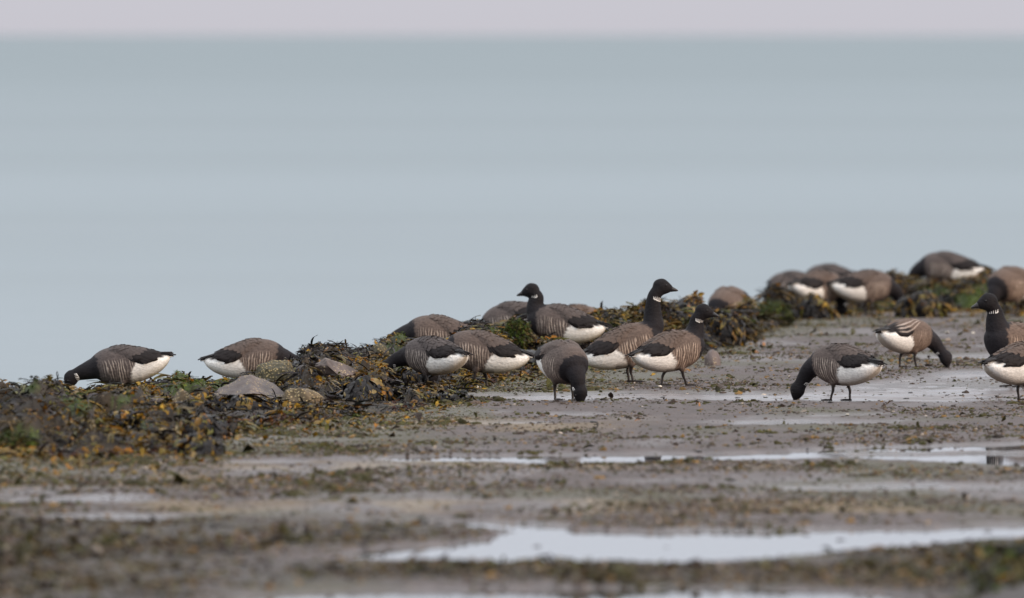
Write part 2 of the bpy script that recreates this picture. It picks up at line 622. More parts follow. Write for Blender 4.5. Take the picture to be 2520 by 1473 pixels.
# ------------------------------------------------------------------ mud flat (one sheet out past the tide line)
def build_mud():
    fine_py = np.linspace(1500, 752, 760)
    rows = np.concatenate([[-15, -5, 5, 15, 25, 33, 40, 46, 50, 53], depth(fine_py), [119.5, 121, 123, 126, 130, 136, 145, 160]])
    fine_px = np.linspace(-440, 2960, 560)
    cols = np.concatenate([[-30000, -16000, -9000, -5000, -3000, -1800, -1000, -650, -500], fine_px, [3020, 3200, 3600, 4400, 5600, 8000, 12000, 19000, 32500]])
    PX, Y = np.meshgrid(cols, rows)
    XX = (PX - CX) * np.maximum(Y, 40) / F
    z, wet = mud_z(XX, Y)
    py = HZ + F * H / np.maximum(Y, 30)
    dc, hc = crest(PX)
    fall = np.maximum(0, Y - dc - 0.4)
    z = z - np.minimum(0.075 * fall, 1.3)
    V = np.stack([XX, Y, z], -1).reshape(-1, 3)
    me = mesh_np("mudflat", V, grid_quads(len(rows), len(cols)))
    # colour of the mud itself: lilac-brown silt, olive algae film, ochre diatom patches
    n1 = fbm(XX / 1.1, Y / 4.0, 21, 4)
    n2 = fbm(XX / 0.5, Y / 1.8, 22, 4)
    n3 = fbm(XX / 0.12, Y / 0.5, 23, 3)
    c = np.empty(XX.shape + (3,))
    c[:] = (0.068, 0.049, 0.044)
    c = c * (1 + 0.5 * n3[..., None])
    db = base_d(PX)
    near_heap = sstep(-9, -0.5, Y - db)
    alg = np.clip(sstep(0.0, 0.35, n1 + 0.35 * near_heap - 0.02) * (1 - wet * 0.8), 0, 1)
    c = c * (1 - alg[..., None] * 0.75) + np.array((0.058, 0.054, 0.022)) * alg[..., None] * 0.75
    och = np.zeros_like(XX)
    for (a, b, p0, p1) in ((1232, 1262, 300, 3000), (1136, 1156, 500, 1900), (1165, 1200, -400, 520), (1020, 1062, 1050, 1500)):
        och = np.maximum(och, sstep(a - 6, a + 6, py) * (1 - sstep(b - 6, b + 6, py)) * sstep(p0 - 200, p0 + 200, PX) * (1 - sstep(p1 - 200, p1 + 200, PX)))
    och = och * sstep(-0.25, 0.25, n2)
    c = c * (1 - och[..., None] * 0.7) + np.array((0.17, 0.115, 0.045)) * och[..., None] * 0.7
    wd = WEEDY(PX, py)
    c = c * (1 - wd[..., None] * 0.8) + (np.array((0.032, 0.023, 0.015)) * (1 + 0.5 * n2[..., None])) * wd[..., None] * 0.8
    wetf = np.clip(wet * 0.8 + 0.42 * sstep(0.02, 0.36, fbm(XX / 0.9, Y / 3.0, 27, 3) + 0.22 * sstep(1128, 1150, py) * (1 - sstep(1225, 1240, py)) + 0.1 * (py > 1262)) + 0.05, 0, 1) * (1 - 0.7 * wd) * (1 - 0.5 * alg)
    attr(me, "Col", "FLOAT_COLOR", rgba(np.clip(c, 0.01, 1)))
    attr(me, "wet", "FLOAT", wetf)
    o = link("mudflat", me, None, [M["mud"]])
    tag(o, "wet brown mudflat with shallow pools in front of the tide line", None, None, "structure")
    return o


build_mud()

for i, (P, dep) in enumerate(PUDDLES):
    a = np.array(P, float)
    px = np.linspace(a[0, 0] - 28, a[-1, 0] + 28, 40)
    top = np.interp(px, a[:, 0], a[:, 1]) - 2.5
    bot = np.interp(px, a[:, 0], a[:, 2]) + 2.5
    rows = []
    for k in range(5):
        d = depth(top + (bot - top) * k / 4)
        rows.append(np.stack([X(px, d), d, np.full_like(d, WATER - 0.0002 * i)], -1))
    V = np.concatenate(rows)
    o = link("puddle", mesh_np("puddle", V, grid_quads(5, 40)[:, ::-1]), None, [M["film" if dep < 0.017 else "puddle"]])
    tag(o, None, None, None, "structure")

# ------------------------------------------------------------------ sea
ys = np.array([60, 80, 100, 130, 180, 260, 400, 700, 1300, 2600, 6000, 14000, 32000.0])
xs = np.array([-20000, -6000, -1500, -300, -60, 0, 60, 300, 1500, 6000, 20000.0])
SX, SY = np.meshgrid(xs, ys)
o = link("sea", mesh_np("sea", np.stack([SX, SY, np.full_like(SX, -0.36)], -1).reshape(-1, 3), grid_quads(len(ys), len(xs))), None, [M["sea"]])
tag(o, "calm grey green sea reaching the hazy horizon", None, None, "structure")


# ------------------------------------------------------------------ templates for seaweed pieces
def ribbon(pts, wid, side, V, Fc, cup=0.0):
    """flat strip along pts; returns nothing, appends"""
    b = len(V)
    n = len(pts)
    for i in range(n):
        t = pts[min(i + 1, n - 1)] - pts[max(i - 1, 0)]
        t.normalize()
        s = side - t * side.dot(t)
        s.normalize()
        nrm = t.cross(s)
        w = wid[i]
        V.append(pts[i] - s * w + nrm * cup * w)
        V.append(pts[i].copy())
        V.append(pts[i] + s * w + nrm * cup * w)
    for i in range(n - 1):
        for k in range(2):
            Fc.append((b + i * 3 + k, b + i * 3 + k + 1, b + i * 3 + 4 + k, b + i * 3 + 3 + k))


def T_wrack(r):
    V, Fc = [], []

    def branch(p, ang, tilt, length, w, depth_):
        n = 4
        pts, wid = [], []
        q = p.copy()
        for i in range(n):
            pts.append(q.copy())
            last = depth_ == 0
            wid.append(w * (1.0 if not last else (1.0, 1.3, 1.35, 0.75)[i]))
            ang += r.uniform(-0.12, 0.12)
            tilt += r.uniform(-0.30, 0.10)
            q = q + Vector((math.cos(ang) * math.cos(tilt), math.sin(ang) * math.cos(tilt), math.sin(tilt))) * (length / (n - 1))
        side = Vector((-math.sin(ang), math.cos(ang), r.uniform(-0.6, 0.6)))
        ribbon(pts, wid, side, V, Fc, r.uniform(-0.5, 0.5))
        if depth_ > 0:
            for sgn in (-1, 1):
                branch(pts[-1], ang + sgn * r.uniform(0.25, 0.6), tilt + r.uniform(-0.35, 0.35), length * r.uniform(0.7, 1.0), w * 0.85, depth_ - 1)
    branch(Vector((0, 0, 0)), 0, 0.25, 0.33, 0.085, 2)
    return V, Fc


def T_strap(r):
    V, Fc = [], []
    for k in range(2):
        pts, wid = [], []
        p = Vector((0, r.uniform(-.06, .06), 0))
        a, t = r.uniform(-.3, .3), r.uniform(.1, .5)
        for i in range(8):
            pts.append(p.copy())
            wid.append(0.045 * (0.5 + 0.5 * math.sin(math.pi * (0.15 + 0.8 * i / 7))) * (1 + 0.25 * r.uniform(-1, 1)))
            a += r.uniform(-.3, .3)
            t -= r.uniform(0.0, .22)
            p = p + Vector((math.cos(a) * math.cos(t), math.sin(a) * math.cos(t), math.sin(t))) * 0.15
        ribbon(pts, wid, Vector((0, 1, r.uniform(-.7, .7))), V, Fc, r.uniform(-.6, .6))
    return V, Fc


def T_blade(r):
    V, Fc = [], []
    pts, wid = [], []
    p = Vector((0, 0, 0))
    t = r.uniform(0.2, 0.8)
    for i in range(6):
        pts.append(p.copy())
        wid.append((0.03, 0.13, 0.2, 0.22, 0.17, 0.04)[i] * r.uniform(0.75, 1.25))
        t += r.uniform(-.5, .3)
        p = p + Vector((math.cos(t), r.uniform(-.3, .3), math.sin(t))) * 0.17
    ribbon(pts, wid, Vector((0, 1, r.uniform(-.5, .5))), V, Fc, r.uniform(-.7, .7))
    return V, Fc


def T_tuft(r):
    V, Fc = [], []
    for k in range(9):
        a = r.uniform(0, 6.28)
        t = r.uniform(0.1, 1.0)
        p = Vector((r.uniform(-.2, .2), r.uniform(-.2, .2), 0))
        pts, wid = [], []
        for i in range(4):
            pts.append(p.copy())
            wid.append(0.035 * (1, 1, .8, .2)[i])
            p = p + Vector((math.cos(a) * math.cos(t), math.sin(a) * math.cos(t), math.sin(t))) * 0.16
            t -= 0.35
        ribbon(pts, wid, Vector((-math.sin(a), math.cos(a), 0.2)), V, Fc, 0.3)
    return V, Fc


def T_crumb(r):
    import bmesh
    bm = bmesh.new()
    bmesh.ops.create_icosphere(bm, subdivisions=2, radius=0.5)
    s = r.randint(0, 999)
    for v in bm.verts:
        n = noise(v.co.x * 3 + 7 * s, v.co.y * 3 + v.co.z * 2.3, s)
        v.co *= 1 + 0.55 * float(n)
        v.co.z *= 0.62
    V = [v.co.copy() for v in bm.verts]
    Fc = [tuple(v.index for v in f.verts) for f in bm.faces]
    bm.free()
    return V, Fc


hidden = bpy.data.collections.new("templates")       # shapes the scatters read; never linked to the scene


def templates(fn, n, seed, mat, name):
    res = []
    for i in range(n):
        V, Fc = fn(random.Random(seed + i))
        me = mesh_np(name, [tuple(v) for v in V], Fc)
        me.materials.append(mat)
        o = bpy.data.objects.new(name, me)
        hidden.objects.link(o)
        res.append(o)
    return res


def scatter(name, P, R, S, C, tmpl, label=None, parent=None, kind="stuff"):
    P = np.asarray(P, np.float32)
    me = bpy.data.meshes.new(name)
    me.vertices.add(len(P))
    me.vertices.foreach_set("co", P.ravel())
    attr(me, "rot", "FLOAT_VECTOR", R)
    attr(me, "scl", "FLOAT", S)
    attr(me, "tint", "FLOAT_COLOR", rgba(C))
    attr(me, "vid", "INT", RNG.integers(0, len(tmpl), len(P)))
    o = link(name, me, parent)
    g = bpy.data.node_groups.new(name + "_scatter", 'GeometryNodeTree')
    g.interface.new_socket("Geometry", in_out='INPUT', socket_type='NodeSocketGeometry')
    g.interface.new_socket("Geometry", in_out='OUTPUT', socket_type='NodeSocketGeometry')
    n = g.nodes.new
    gi, go = n("NodeGroupInput"), n("NodeGroupOutput")
    inst = n("GeometryNodeInstanceOnPoints")
    join = n("GeometryNodeJoinGeometry")
    for t in tmpl:
        oi = n("GeometryNodeObjectInfo")
        oi.inputs["Object"].default_value = t
        gti = n("GeometryNodeGeometryToInstance")
        g.links.new(oi.outputs["Geometry"], gti.inputs[0])
        g.links.new(gti.outputs[0], join.inputs[0])

    def na(nm, typ):
        a = n("GeometryNodeInputNamedAttribute")
        a.data_type = typ
        a.inputs["Name"].default_value = nm
        return a.outputs["Attribute"]
    e2r = n("FunctionNodeEulerToRotation")
    g.links.new(na("rot", 'FLOAT_VECTOR'), e2r.inputs[0])
    g.links.new(gi.outputs[0], inst.inputs["Points"])
    g.links.new(join.outputs[0], inst.inputs["Instance"])
    inst.inputs["Pick Instance"].default_value = True
    g.links.new(na("vid", 'INT'), inst.inputs["Instance Index"])
    g.links.new(e2r.outputs[0], inst.inputs["Rotation"])
    g.links.new(na("scl", 'FLOAT'), inst.inputs["Scale"])
    g.links.new(inst.outputs[0], go.inputs[0])
    md = o.modifiers.new("scatter", 'NODES')
    md.node_group = g
    tag(o, label, None, None, kind)
    return o


# ------------------------------------------------------------------ seaweed bank
# green gutweed patches: px, py, rx, ry
GREEN = [(300, 985, 30, 10), (560, 955, 40, 14), (1080, 900, 30, 10), (1380, 850, 40, 10), (1520, 800, 40, 12), (1420, 905, 50, 8), (2300, 720, 40, 14), (2110, 700, 40, 10), (340, 1050, 25, 8), (640, 1052, 30, 6), (1840, 800, 40, 14), (440, 945, 45, 28), (495, 940, 45, 14), (50, 1075, 50, 26), (190, 992, 40, 22), (1245, 808, 42, 20), (1010, 825, 45, 16), (985, 903, 30, 8),
         (955, 860, 40, 10), (1900, 768, 48, 22), (1470, 800, 60, 8), (2440, 715, 45, 22), (2170, 750, 25, 14), (70, 955, 30, 10), (860, 1030, 20, 6),
         (1700, 790, 30, 10), (2380, 740, 40, 18), (430, 915, 20, 22)]
DARK = [(480, 1055, 75, 42), (300, 1035, 40, 22), (905, 985, 110, 40), (1115, 985, 65, 14), (1780, 812, 55, 40), (1185, 795, 45, 22), (1660, 770, 60, 25),
        (2290, 745, 60, 30), (1960, 735, 80, 40), (590, 1005, 90, 26), (750, 915, 60, 22), (60, 985, 80, 25), (770, 870, 50, 25), (880, 865, 50, 14), (1030, 930, 70, 25)]
RED = [(330, 1112, 75, 14), (150, 1118, 70, 10), (720, 1035, 120, 12), (1250, 925, 60, 18), (1000, 1000, 60, 12), (620, 1045, 60, 12)]


def patch(px, py, S):
    r = np.zeros_like(px)
    for (a, b, rx, ry) in S:
        r = np.maximum(r, 1 - np.sqrt(((px - a) / (rx * 1.15)) ** 2 + ((py - b) / (ry * 1.15)) ** 2))
    return r


PAL = dict(
    dark=np.array([(0.012, 0.010, 0.011), (0.018, 0.014, 0.012), (0.024, 0.018, 0.019), (0.014, 0.016, 0.013), (0.03, 0.024, 0.024)]),
    brown=np.array([(0.115, 0.074, 0.020), (0.135, 0.102, 0.026), (0.066, 0.047, 0.016), (0.112, 0.106, 0.024), (0.19, 0.135, 0.05)]),
    gold=np.array([(0.27, 0.150, 0.012), (0.19, 0.095, 0.012), (0.31, 0.185, 0.018), (0.16, 0.10, 0.016), (0.27, 0.115, 0.011)]),
    green=np.array([(0.075, 0.125, 0.014), (0.10, 0.15, 0.020), (0.05, 0.08, 0.016), (0.14, 0.17, 0.022)]),
    red=np.array([(0.07, 0.018, 0.011), (0.05, 0.016, 0.013), (0.09, 0.028, 0.014)]),
    pale=np.array([(0.26, 0.19, 0.12), (0.20, 0.16, 0.12), (0.15, 0.14, 0.13)]),
)


def pick(pal, n):
    p = PAL[pal]
    return p[RNG.integers(0, len(p), n)] * RNG.uniform(0.75, 1.3, (n, 1))


def build_bank():
    px = np.linspace(-420, 2900, 700)
    ss = np.concatenate([np.linspace(-0.12, 1.0, 190), np.linspace(1.01, 1.6, 26)])
    PX, S = np.meshgrid(px, ss)
    db = base_d(PX)
    dc, hc = crest(PX)
    Y = np.where(S <= 1, db + S * (dc - db), dc + (S - 1) * 4.0)
    h, s = heap_h(PX, Y)
    XX = X(PX, Y)
    fall = np.minimum(0.075 * np.maximum(0, Y - dc - 0.4), 1.3)
    z = h - fall
    V = np.stack([XX, Y, z], -1).reshape(-1, 3)
    me = mesh_np("seaweed_bank", V, grid_quads(len(ss), len(px)))
    py = HZ + (H - z) * F / Y
    n = fbm(XX / 0.25, Y / 0.5, 71, 4)[..., None]
    n2 = fbm(XX / 0.06, Y / 0.1, 72, 3)[..., None]
    c = np.array((0.032, 0.024, 0.016)) * (1 + 0.6 * n2) + np.array((0.02, 0.012, 0.004)) * n
    g = sstep(0.0, 0.35, patch(PX, py, GREEN))[..., None]
    c = c * (1 - g) + np.array((0.045, 0.062, 0.016)) * g
    attr(me, "Col", "FLOAT_COLOR", rgba(np.clip(c, 0.006, 1)))
    o = link("seaweed_bank", me, None, [M["mat"]])
    tag(o, "long heaped bank of stranded seaweed along the water's edge", None, None, "stuff")


build_bank()

WRACK = templates(T_wrack, 8, 100, M["frond"], "wrack_frond")
STRAP = templates(T_strap, 8, 200, M["frond"], "kelp_strap")
BLADE = templates(T_blade, 8, 300, M["frond"], "weed_blade")
TUFT = templates(T_tuft, 6, 400, M["frond"], "green_tuft")
CRUMB = templates(T_crumb, 8, 500, M["crumb"], "mud_crumb")


def bank_points(n, smin=0.0, smax=1.12, front=1.0):
    px = RNG.uniform(-420, 2900, n)
    s = smin + (smax - smin) * RNG.uniform(0, 1, n) ** front
    db = base_d(px)
    dc, hc = crest(px)
    Y = np.where(s <= 1, db + s * (dc - db), dc + (s - 1) * 4.0)
    h, _ = heap_h(px, Y)
    z = h - 0.075 * np.maximum(0, Y - dc - 0.4)
    x = X(px, Y)
    py = HZ + (H - z) * F / Y
    return px, py, s, np.stack([x, Y, z], -1)


def scatter_bank():
    px, py, s, P = bank_points(150000)
    keep = np.ones(len(px), bool)
    for (a, b, p0, p1, d) in ROCK_SPOTS:
        if d in (76.6, 84.4, 94.9, 109.2):      # mossy stones keep their weed
            continue
        e = ((px - (a + b) / 2) / ((b - a) / 2 * 1.02)) ** 2 + ((py - (p0 + p1) / 2) / ((p1 - p0) / 2 * 1.05)) ** 2
        keep &= ~((e < 1 + 0.35 * noise(px / 18, py / 9, 3)) & (P[:, 1] < d + 0.2) & (RNG.uniform(0, 1, len(px)) < 0.80))
    for (a, b, p0, p1, d) in CLUMP_SPOTS:
        e = ((px - (a + b) / 2) / ((b - a) / 2)) ** 2 + ((py - (p0 + p1) / 2) / ((p1 - p0) / 2 * 1.1)) ** 2
        keep &= ~((e < 1 + 0.3 * noise(px / 18, py / 9, 4)) & (P[:, 1] < d + 0.1) & (RNG.uniform(0, 1, len(px)) < 0.9))
    px, py, s, P = px[keep], py[keep], s[keep], P[keep]
    n = len(px)
    jx, jy = px + RNG.normal(0, 8, n), py + RNG.normal(0, 4, n)
    g = patch(jx, jy, GREEN)
    dk = patch(jx, jy, DARK)
    rd = patch(jx, jy, RED)
    nz = 1.25 * fbm(P[:, 0] / 0.16, P[:, 1] / 0.5, 81, 3) + RNG.normal(0, 0.13, n)
    kind = np.where(nz > 0.09, 2, np.where(nz < -0.19, 0, 1))       # gold / dark / brown
    kind = np.where((dk > 0.0) & (RNG.uniform(0, 1, n) < 0.88), 0, kind)
    kind = np.where((rd > 0.0) & (RNG.uniform(0, 1, n) < 0.6), 4, kind)
    kind = np.where((g > 0.0) & (RNG.uniform(0, 1, n) < 0.9), 3, kind)
    kind = np.where(RNG.uniform(0, 1, n) < 0.03, 5, kind)
    P[:, 2] += RNG.uniform(-0.003, 0.010, n)
    yaw = RNG.uniform(0, 6.2832, n)
    # fronds hang down-slope toward the viewer more often than not
    hang = RNG.uniform(0, 1, n) < 0.5
    yaw = np.where(hang, -math.pi / 2 + RNG.normal(0, 0.9, n), yaw)
    tilt = RNG.normal(0.06, 0.30, n)
    R = np.stack([RNG.normal(0, 0.5, n), -tilt, yaw], -1)
    sc = 0.018 + 0.055 * RNG.uniform(0, 1, n) ** 3
    for k, nm, lab, tm, mul in ((0, "dark_seaweed", "blackish wet kelp and wrack strands on the bank", STRAP + WRACK[:3], 1.0), (1, "brown_seaweed", "olive brown wrack fronds on the bank", WRACK, 1.0),
                                (2, "golden_seaweed", "golden orange wrack tips standing out on the bank", BLADE + WRACK[:4], 0.8), (3, "green_algae", "bright green gutweed on stones of the bank", TUFT, 0.6),
                                (4, "red_seaweed", "dull red weed along the foot of the bank", TUFT + WRACK[:3], 0.7), (5, "bleached_weed", "pale bleached weed scraps on the bank", BLADE, 0.5)):
        i = kind == k
        pal = ("dark", "brown", "gold", "green", "red", "pale")[k]
        scatter(nm, P[i], R[i], sc[i] * mul, pick(pal, i.sum()), tm, lab)


scatter_bank()


def trailing_strands():
    """long limp straps combed down the face of the bank"""
    px, py, s, P = bank_points(15000, 0.02, 1.05)
    keep = np.ones(len(px), bool)
    for (a, b, p0, p1, d) in ROCK_SPOTS:
        e = ((px - (a + b) / 2) / ((b - a) / 2)) ** 2 + ((py - (p0 + p1) / 2) / ((p1 - p0) / 2)) ** 2
        keep &= ~((e < 0.9) & (P[:, 1] < d + 0.2) & (RNG.uniform(0, 1, len(px)) < 0.9))
    for (a, b, p0, p1, d) in CLUMP_SPOTS:
        e = ((px - (a + b) / 2) / ((b - a) / 2)) ** 2 + ((py - (p0 + p1) / 2) / ((p1 - p0) / 2)) ** 2
        keep &= ~((e < 0.9) & (P[:, 1] < d + 0.1) & (RNG.uniform(0, 1, len(px)) < 0.85))
    keep &= fbm(P[:, 0] / 0.25, P[:, 1] / 0.6, 181, 3) > -0.08
    px, py, P = px[keep], py[keep], P[keep]
    n = len(px)
    C = pick("dark", n) * 1.15
    k = RNG.uniform(0, 1, n)
    i = k < 0.42
    C[i] = pick("brown", i.sum()) * 0.85
    i = k < 0.10
    C[i] = pick("gold", i.sum()) * 0.7
    P[:, 2] += RNG.uniform(0.002, 0.016, n)
    comb = 1.3 * noise(P[:, 0] / 0.3, P[:, 1] / 0.5, 182)
    R = np.stack([RNG.normal(0, 0.5, n), RNG.normal(0.12, 0.2, n), -math.pi / 2 + comb + RNG.normal(0, 0.45, n)], -1)
    scatter("trailing_kelp", P, R, RNG.uniform(0.07, 0.16, n), C, STRAP, "long limp kelp straps trailing down the bank")


trailing_strands()


def scatter_mud():
    n = 390000
    px = RNG.uniform(-420, 2940, n)
    py = RNG.uniform(778, 1472, n)
    y = depth(py)
    x = X(px, y)
    db = base_d(px)
    dens = fbm(x / 1.5, y / 2.4, 91, 5)
    nearh = sstep(-10, -0.2, y - db)
    _, wet = mud_z(x, y)
    wd = WEEDY(px, py)
    keep = (y < db + 0.4) & (RNG.uniform(0, 1, n) < np.clip(0.20 + 1.7 * dens + 0.5 * nearh + 0.3 * wd, 0.05, 1) * (1 - 0.93 * wet * (wet > 0.3)))
    px, py, y, x, wd, nearh, dens = [a[keep] for a in (px, py, y, x, wd, nearh, dens)]
    n = len(px)
    z, _ = mud_z(x, y)
    r = RNG.uniform(0, 1, n)
    C = np.empty((n, 3))
    C[:] = np.array((0.080, 0.060, 0.048))
    C *= RNG.uniform(0.3, 1.5, (n, 1))
    al = r < 0.26 + 0.3 * nearh
    C[al] = np.array((0.058, 0.056, 0.018)) * RNG.uniform(0.4, 1.6, (al.sum(), 1))
    oc = (r > 0.86)
    C[oc] = np.array((0.19, 0.115, 0.04)) * RNG.uniform(0.5, 1.4, (oc.sum(), 1))
    pl = (r > 0.985)
    C[pl] = np.array((0.42, 0.36, 0.30)) * RNG.uniform(0.6, 1.3, (pl.sum(), 1))
    S = RNG.gamma(1.6, 0.0042, n) + 0.004
    R = np.stack([RNG.normal(0, 0.4, n), RNG.normal(0, 0.4, n), RNG.uniform(0, 6.28, n)], -1)
    P = np.stack([x, y, z - 0.1 * S], -1)
    big = sstep(0.05, 0.35, fbm(x / 0.5, y / 1.1, 191, 4))
    S = S * (1 + 0.9 * big)
    i = (RNG.uniform(0, 1, n) < 0.55 * big)
    C[i] = np.array((0.050, 0.045, 0.016)) * RNG.uniform(0.5, 1.5, (i.sum(), 1))
    isw = (RNG.uniform(0, 1, n) < 0.10 + 0.5 * wd)
    c = ~isw
    scatter("mud_crumbs", P[c], R[c], S[c], C[c], CRUMB, "crumbs of silt and worm casts littering the mud")
    scatter("weed_scraps", P[isw], R[isw], S[isw] * 1.9, C[isw] * 0.9, BLADE + TUFT, "shredded weed scraps strewn over the mud")
    # thick blurred weed on the near flats
    n = 34000
    px = RNG.uniform(-140, 2660, n)
    py = RNG.uniform(1280, 1500, n)
    y = depth(py)
    x = X(px, y)
    wd = WEEDY(px, py) * (0.5 + 0.9 * fbm(x / 0.35, y / 0.9, 95, 3))
    k = RNG.uniform(0, 1, n) < wd
    px, py, x, y = px[k], py[k], x[k], y[k]
    n = len(px)
    z, _ = mud_z(x, y)
    nz = fbm(x / 0.3, y / 0.8, 97, 3) + RNG.normal(0, 0.15, n)
    C = pick("brown", n) * 0.72
    i = nz > 0.36
    C[i] = pick("gold", i.sum()) * 0.6
    i = nz < -0.12
    C[i] = pick("dark", i.sum()) * 1.4
    i = (px > 2330) & (RNG.uniform(0, 1, n) < 0.5)
    C[i] = pick("green", i.sum()) * 0.8
    R = np.stack([RNG.normal(0, 0.35, n), -RNG.normal(-0.15, 0.2, n), RNG.uniform(0, 6.28, n)], -1)
    scatter("foreground_weed", np.stack([x, y, z], -1), R, RNG.uniform(0.02, 0.055, n), C, WRACK + STRAP + BLADE, "brown weed carpet on the near mud beside the pools")
    # weedy hummock close to the camera at the right
    n = 5200
    px = RNG.uniform(2360, 2900, n)
    py = RNG.uniform(1368, 1500, n)
    k = RNG.uniform(0, 1, n) < sstep(2360, 2500, px)
    px, py = px[k], py[k]
    n = len(px)
    y = depth(py)
    x = X(px, y)
    z, _ = mud_z(x, y)
    C = pick("green", n) * 0.45
    k = RNG.uniform(0, 1, n) + 0.5 * noise(x / 0.15, y / 0.4, 98)
    i = k > 0.62
    C[i] = pick("brown", i.sum()) * 0.8
    i = k > 0.98
    C[i] = pick("gold", i.sum()) * 0.8
    i = k < 0.12
    C[i] = pick("dark", i.sum())
    R = np.stack([RNG.normal(0, 0.5, n), -RNG.normal(0.25, 0.35, n), RNG.uniform(0, 6.28, n)], -1)
    scatter("hummock_weed", np.stack([x, y, z], -1), R, RNG.uniform(0.03, 0.07, n), C, WRACK + BLADE + TUFT, "green and brown weed hummock close by in the bottom right corner")
    # sparse wrack washed out in front of the bank
    n = 2600
    px = RNG.uniform(-100, 2640, n)
    db = base_d(px)
    y = db - RNG.exponential(1.6, n)
    x = X(px, y)
    z, w = mud_z(x, y)
    k = (w < 0.4) & (fbm(x / 0.5, y / 1.5, 99, 3) + RNG.normal(0, 0.2, n) > -0.05)
    x, y, z = x[k], y[k], z[k]
    n = len(x)
    C = pick("brown", n)
    i = RNG.uniform(0, 1, n) < 0.3
    C[i] = pick("gold", i.sum())
    R = np.stack([RNG.normal(0, 0.4, n), -RNG.normal(0.1, 0.25, n), RNG.uniform(0, 6.28, n)], -1)
    scatter("washed_wrack", np.stack([x, y, z], -1), R, RNG.uniform(0.02, 0.06, n), C, WRACK + BLADE, "loose brown and orange wrack washed out in front of the bank")


scatter_mud()


# ------------------------------------------------------------------ rocks
def rock_mesh(w, dpt, h, seed, facets=5, ridge=None):
    import bmesh
    bm = bmesh.new()
    bmesh.ops.create_icosphere(bm, subdivisions=5, radius=1.0)
    r = random.Random(seed)
    V = np.array([v.co[:] for v in bm.verts])
    Fc = np.array([[v.index for v in f.verts] for f in bm.faces])
    bm.free()
    for k in range(facets):
        d = np.array((r.gauss(0, 1), r.gauss(0, 0.7) - 0.35, r.gauss(0.25, 0.6)))
        d /= np.linalg.norm(d)
        lim = r.uniform(0.55, 0.82)
        t = V @ d
        V = V - np.maximum(t - lim, 0)[:, None] * d * 0.9
    if ridge:
        for d, lim in ridge:
            d = np.array(d, float)
            d /= np.linalg.norm(d)
            t = V @ d
            V = V - np.maximum(t - lim, 0)[:, None] * d
    n = fbm(V[:, 0] * 2.2 + V[:, 2] * 1.3 + seed, V[:, 1] * 2.2 - V[:, 2] * 1.7, seed, 4)
    n2 = fbm(V[:, 0] * 8 + V[:, 2] * 5 + seed, V[:, 1] * 8 - V[:, 2] * 6, seed + 3, 3)
    V = V * (1 + 0.15 * n + 0.055 * n2)[:, None]
    mn, mx = V.min(0), V.max(0)
    V = (V - (mn + mx) / 2) / ((mx - mn) / 2)
    V = V * np.array((w / 2, dpt / 2, h / 2))
    return mesh_np("rock", V, Fc)


def rock(px0, px1, py0, py1, d, mat, label, seed, sink=0.35, facets=5, ridge=None, name="boulder", rot=0.0, dz=1.0):
    w = (px1 - px0) * d / F
    zt, zb = Z(py0, d), Z(py1, d)
    h = (zt - zb) * (1 + sink)
    me = rock_mesh(w, w * dz, h, seed, facets, ridge)
    o = link(name, me, None, [mat])
    o.location = (X((px0 + px1) / 2, d), d, zt - h / 2)
    o.rotation_euler = (0, 0, rot)
    tag(o, label, "rock", "stones in the seaweed bank")
    return o


def moss_over(o, n=1500):
    """shaggy weed growing all over the upper side of a stone"""
    me = o.data
    V = np.empty(len(me.vertices) * 3, np.float32)
    Nn = np.empty_like(V)
    me.vertices.foreach_get("co", V)
    me.vertices.foreach_get("normal", Nn)
    V, Nn = V.reshape(-1, 3), Nn.reshape(-1, 3)
    idx = RNG.choice(np.where(Nn[:, 2] > -0.2)[0], n)
    P = V[idx] + RNG.normal(0, 0.004, (n, 3))
    C = pick("green", n) * 0.55
    k = RNG.uniform(0, 1, n)
    C[k < 0.45] = pick("brown", int((k < 0.45).sum())) * 0.7
    C[k < 0.15] = pick("dark", int((k < 0.15).sum()))
    yaw = np.arctan2(Nn[idx, 1], Nn[idx, 0]) + RNG.normal(0, 0.5, n)
    R = np.stack([RNG.normal(0, 0.4, n), 0.9 * (1 - Nn[idx, 2]) + RNG.normal(0, 0.25, n), yaw], -1)
    scatter("weed_cover", P, R, RNG.uniform(0.016, 0.036, n), C, TUFT + WRACK[:4], None, o)


R_purple = mat_rock("purple_grey_rock", (0.078, 0.060, 0.054), (0.150, 0.118, 0.106), 0.55, (0.42, 0.34, 0.22))
R_olive = mat_rock("barnacled_olive_rock", (0.045, 0.040, 0.020), (0.095, 0.078, 0.045), 1.0, (0.34, 0.27, 0.14))
R_ochre = mat_rock("barnacled_ochre_rock", (0.08, 0.056, 0.028), (0.14, 0.10, 0.055), 1.3, (0.42, 0.33, 0.18))
R_grey = mat_rock("grey_rock", (0.075, 0.075, 0.08), (0.13, 0.128, 0.126), 0.2)
R_pink = mat_rock("pink_grey_rock", (0.13, 0.105, 0.10), (0.19, 0.155, 0.145), 0.3)
R_moss = mat_rock("mossy_rock", (0.018, 0.020, 0.014), (0.036, 0.035, 0.022), 0.2, (0.12, 0.11, 0.06), 1.0)

